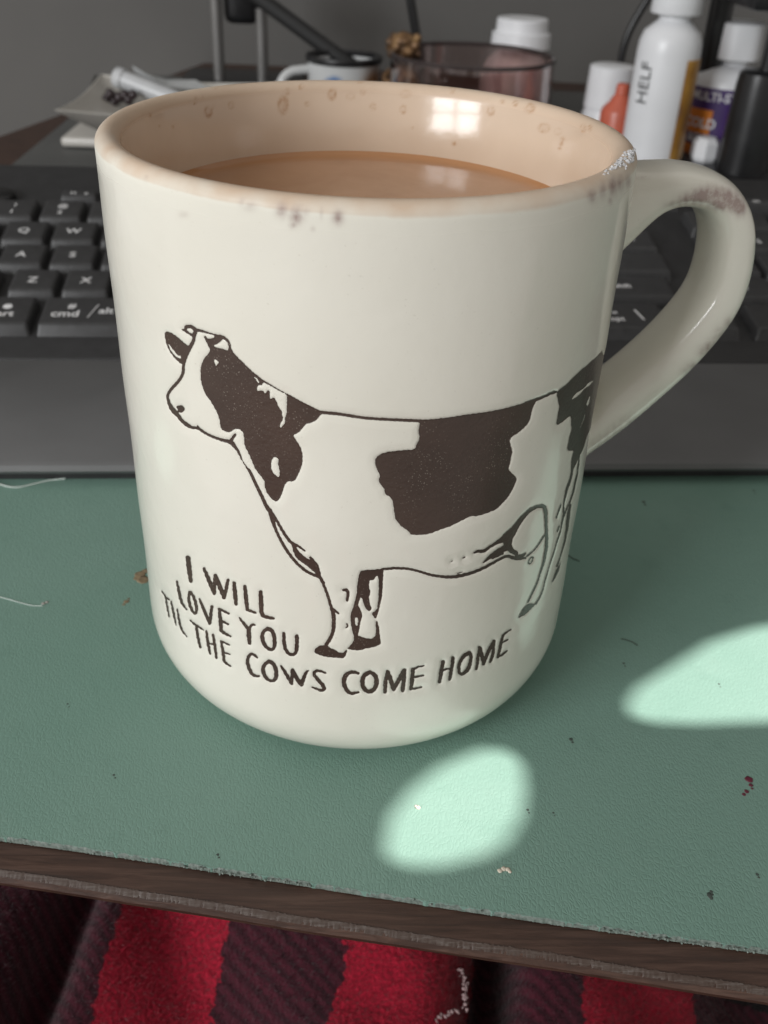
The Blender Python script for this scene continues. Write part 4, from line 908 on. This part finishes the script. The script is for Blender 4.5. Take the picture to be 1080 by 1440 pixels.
c = pl.mix(pl.ramp(pl.math('MULTIPLY', s_xy, 0.5), [(0.7, (0, 0, 0)), (0.85, (1, 1, 1))]), c, red)
pl.base(c); pl.rough(0.95); pl.b.inputs['Sheen Weight'].default_value = 0.25; pl.b.inputs['Sheen Roughness'].default_value = 0.5; pl.b.inputs['Specular IOR Level'].default_value = 0.1
pl.bump(pl.math('ADD', fuzz, pl.math('MULTIPLY', pl.noise(160, 3, v), 0.5)), 0.6, 0.0012)
NX, NY = 160, 90; gx = np.linspace(-0.24, 0.30, NX); gy = np.linspace(-0.27, 0.14, NY)
GX, GY2 = np.meshgrid(gx, gy)
ra = math.radians(17); uu = GX*math.cos(ra)-GY2*math.sin(ra)*-1
foldu = GX-GY2*0.17
Z = BZ+0.007*np.sin(foldu*42+0.6+0.5*np.sin(GY2*30))+0.004*np.sin(foldu*77+GY2*20+1.7)-0.016*np.exp(-((foldu+0.076)/0.006)**2)-0.030*np.exp(-((foldu-0.040)/0.007)**2)-1.3*np.clip(GX-0.045, 0, 1)**1.5+0.0015*np.sin(GX*160+GY2*90)+0.25*np.clip(GY2+0.03, 0, 1)
bm = bmesh.new(); gv = [[bm.verts.new((GX[j, i], GY2[j, i], Z[j, i])) for i in range(NX)] for j in range(NY)]
for j in range(NY-1):
    for i in range(NX-1): bm.faces.new((gv[j][i], gv[j][i+1], gv[j+1][i+1], gv[j+1][i]))
bl_me = from_bm('fleece_blanket', bm); bl = link('fleece_blanket', bl_me, pl.m)
tag(bl, 'red and black checked fleece blanket hanging in folds below the desk edge', 'blanket')
bm = bmesh.new()
for k in range(60):
    t = k/59; P0 = onz(648+6*math.sin(t*5)-14*t*t, 1362+46*t, 0)
    d = ray(648+7*math.sin(t*4)-75*max(0, t-.62), 1362+85*t-30*max(0, t-.62)); P0 = CAM_C+d*((BZ+0.006-CAM_C[2])/d[2])
    blob(bm, tuple(P0+np.array([rng.normal(0, .0004), rng.normal(0, .0004), 0])), rng.uniform(.0002, .0005), 1, (1, 1, 1), .4)
o = link('hem_stitching', from_bm('hem_stitching', bm), simple('pale_thread', (0.40, 0.28, 0.28), 0.8), bl); o['kind'] = 'stuff'
# the pile: short fibres standing all over the cloth that shows
NF = 42000
fx = rng.uniform(-0.112, 0.125, NF); fy = rng.uniform(-0.045, 0.022, NF)
ix = (fx-gx[0])/(gx[1]-gx[0]); iy = (fy-gy[0])/(gy[1]-gy[0]); i0 = ix.astype(int); j0 = iy.astype(int); tx = ix-i0; ty = iy-j0
fz2 = (Z[j0, i0]*(1-tx)+Z[j0, i0+1]*tx)*(1-ty)+(Z[j0+1, i0]*(1-tx)+Z[j0+1, i0+1]*tx)*ty
an = rng.normal(-0.6, 1.1, NF); ln = rng.uniform(0.0012, 0.0030, NF); lean = rng.uniform(0.5, 1.0, NF)
p0 = np.stack([fx, fy, fz2-0.0002], 1); tip = p0+np.stack([np.cos(an)*lean*ln, np.sin(an)*lean*ln, ln*rng.uniform(.25, .8, NF)], 1)
wd = np.stack([-np.sin(an), np.cos(an), 0*an], 1)*0.00010
fv = np.stack([p0-wd, p0+wd, tip], 1).reshape(-1, 3)
fme = bpy.data.meshes.new('fleece_pile'); fme.from_pydata(fv.tolist(), [], np.arange(NF*3).reshape(-1, 3).tolist()); fme.update()
o = link('fleece_pile', fme, pl.m, bl, smooth=False); o['kind'] = 'stuff'
sol = bl.modifiers.new('thickness', 'SOLIDIFY'); sol.thickness = 0.003; sol.offset = -1

# ================================================================ UNSEEN SHEET WITH THREE GAPS, ADDED TO SHAPE THE SUNLIGHT
P1 = [(537,1192),(545,1150),(575,1110),(620,1075),(680,1050),(720,1052),(739,1072),(743,1110),(737,1150),(715,1187),(680,1207),(620,1221),(570,1221),(540,1211)]
P2 = [(884,988),(898,967),(945,938),(1000,903),(1060,884),(1130,872),(1330,850),(1400,930),(1330,1010),(1080,1014),(980,1017),(920,1015),(885,1006)]
BC = PATCH_MID+SUN_DIR*0.55; bz = SUN_DIR; bxv = Vector((0, 0, 1)).cross(bz).normalized(); byv = bz.cross(bxv)
def to_blocker(u, v, p=None):
    p = p or Vector(onz(u, v, 0)); d = (SUN_POS-p); t = (BC-p).dot(bz)/d.dot(bz); q = p+d*t-BC; return Vector((q.dot(bxv), q.dot(byv), 0))
outer_ = [Vector((-.26, -.26, 0)), Vector((.26, -.26, 0)), Vector((.26, .26, 0)), Vector((-.26, .26, 0))]
P1 = [(640+(u-640)*0.95, 1136+(v_-1136)*0.95) for u, v_ in P1]
loops = [outer_, [to_blocker(*p) for p in P1], [to_blocker(*p) for p in P2], [to_blocker(0, 0, Vector((-0.134+0.021*math.cos(a), 0.002+0.018*math.sin(a), 0))) for a in np.linspace(0, 2*math.pi, 17)[:-1]]]  # last loop is an extra gap, added for the mint glow on the mug's left
tri = tessellate_polygon(loops); allv = [p for l in loops for p in l]
me = bpy.data.meshes.new('sun_blocker'); me.from_pydata([tuple(p) for p in allv], [], [tuple(t) for t in tri]); me.update()
bl2 = link('sun_blocker', me, simple('blocker_grey', (0.35, 0.34, 0.32), 0.9), smooth=False)
bl2.matrix_world = Matrix(((bxv.x, byv.x, bz.x, BC.x), (bxv.y, byv.y, bz.y, BC.y), (bxv.z, byv.z, bz.z, BC.z), (0, 0, 0, 1)))
sol = bl2.modifiers.new('thickness', 'SOLIDIFY'); sol.thickness = 0.001
tag(bl2, 'unseen grey sheet with three gaps, added to shape the sunlight', 'blind')
flush_texts()
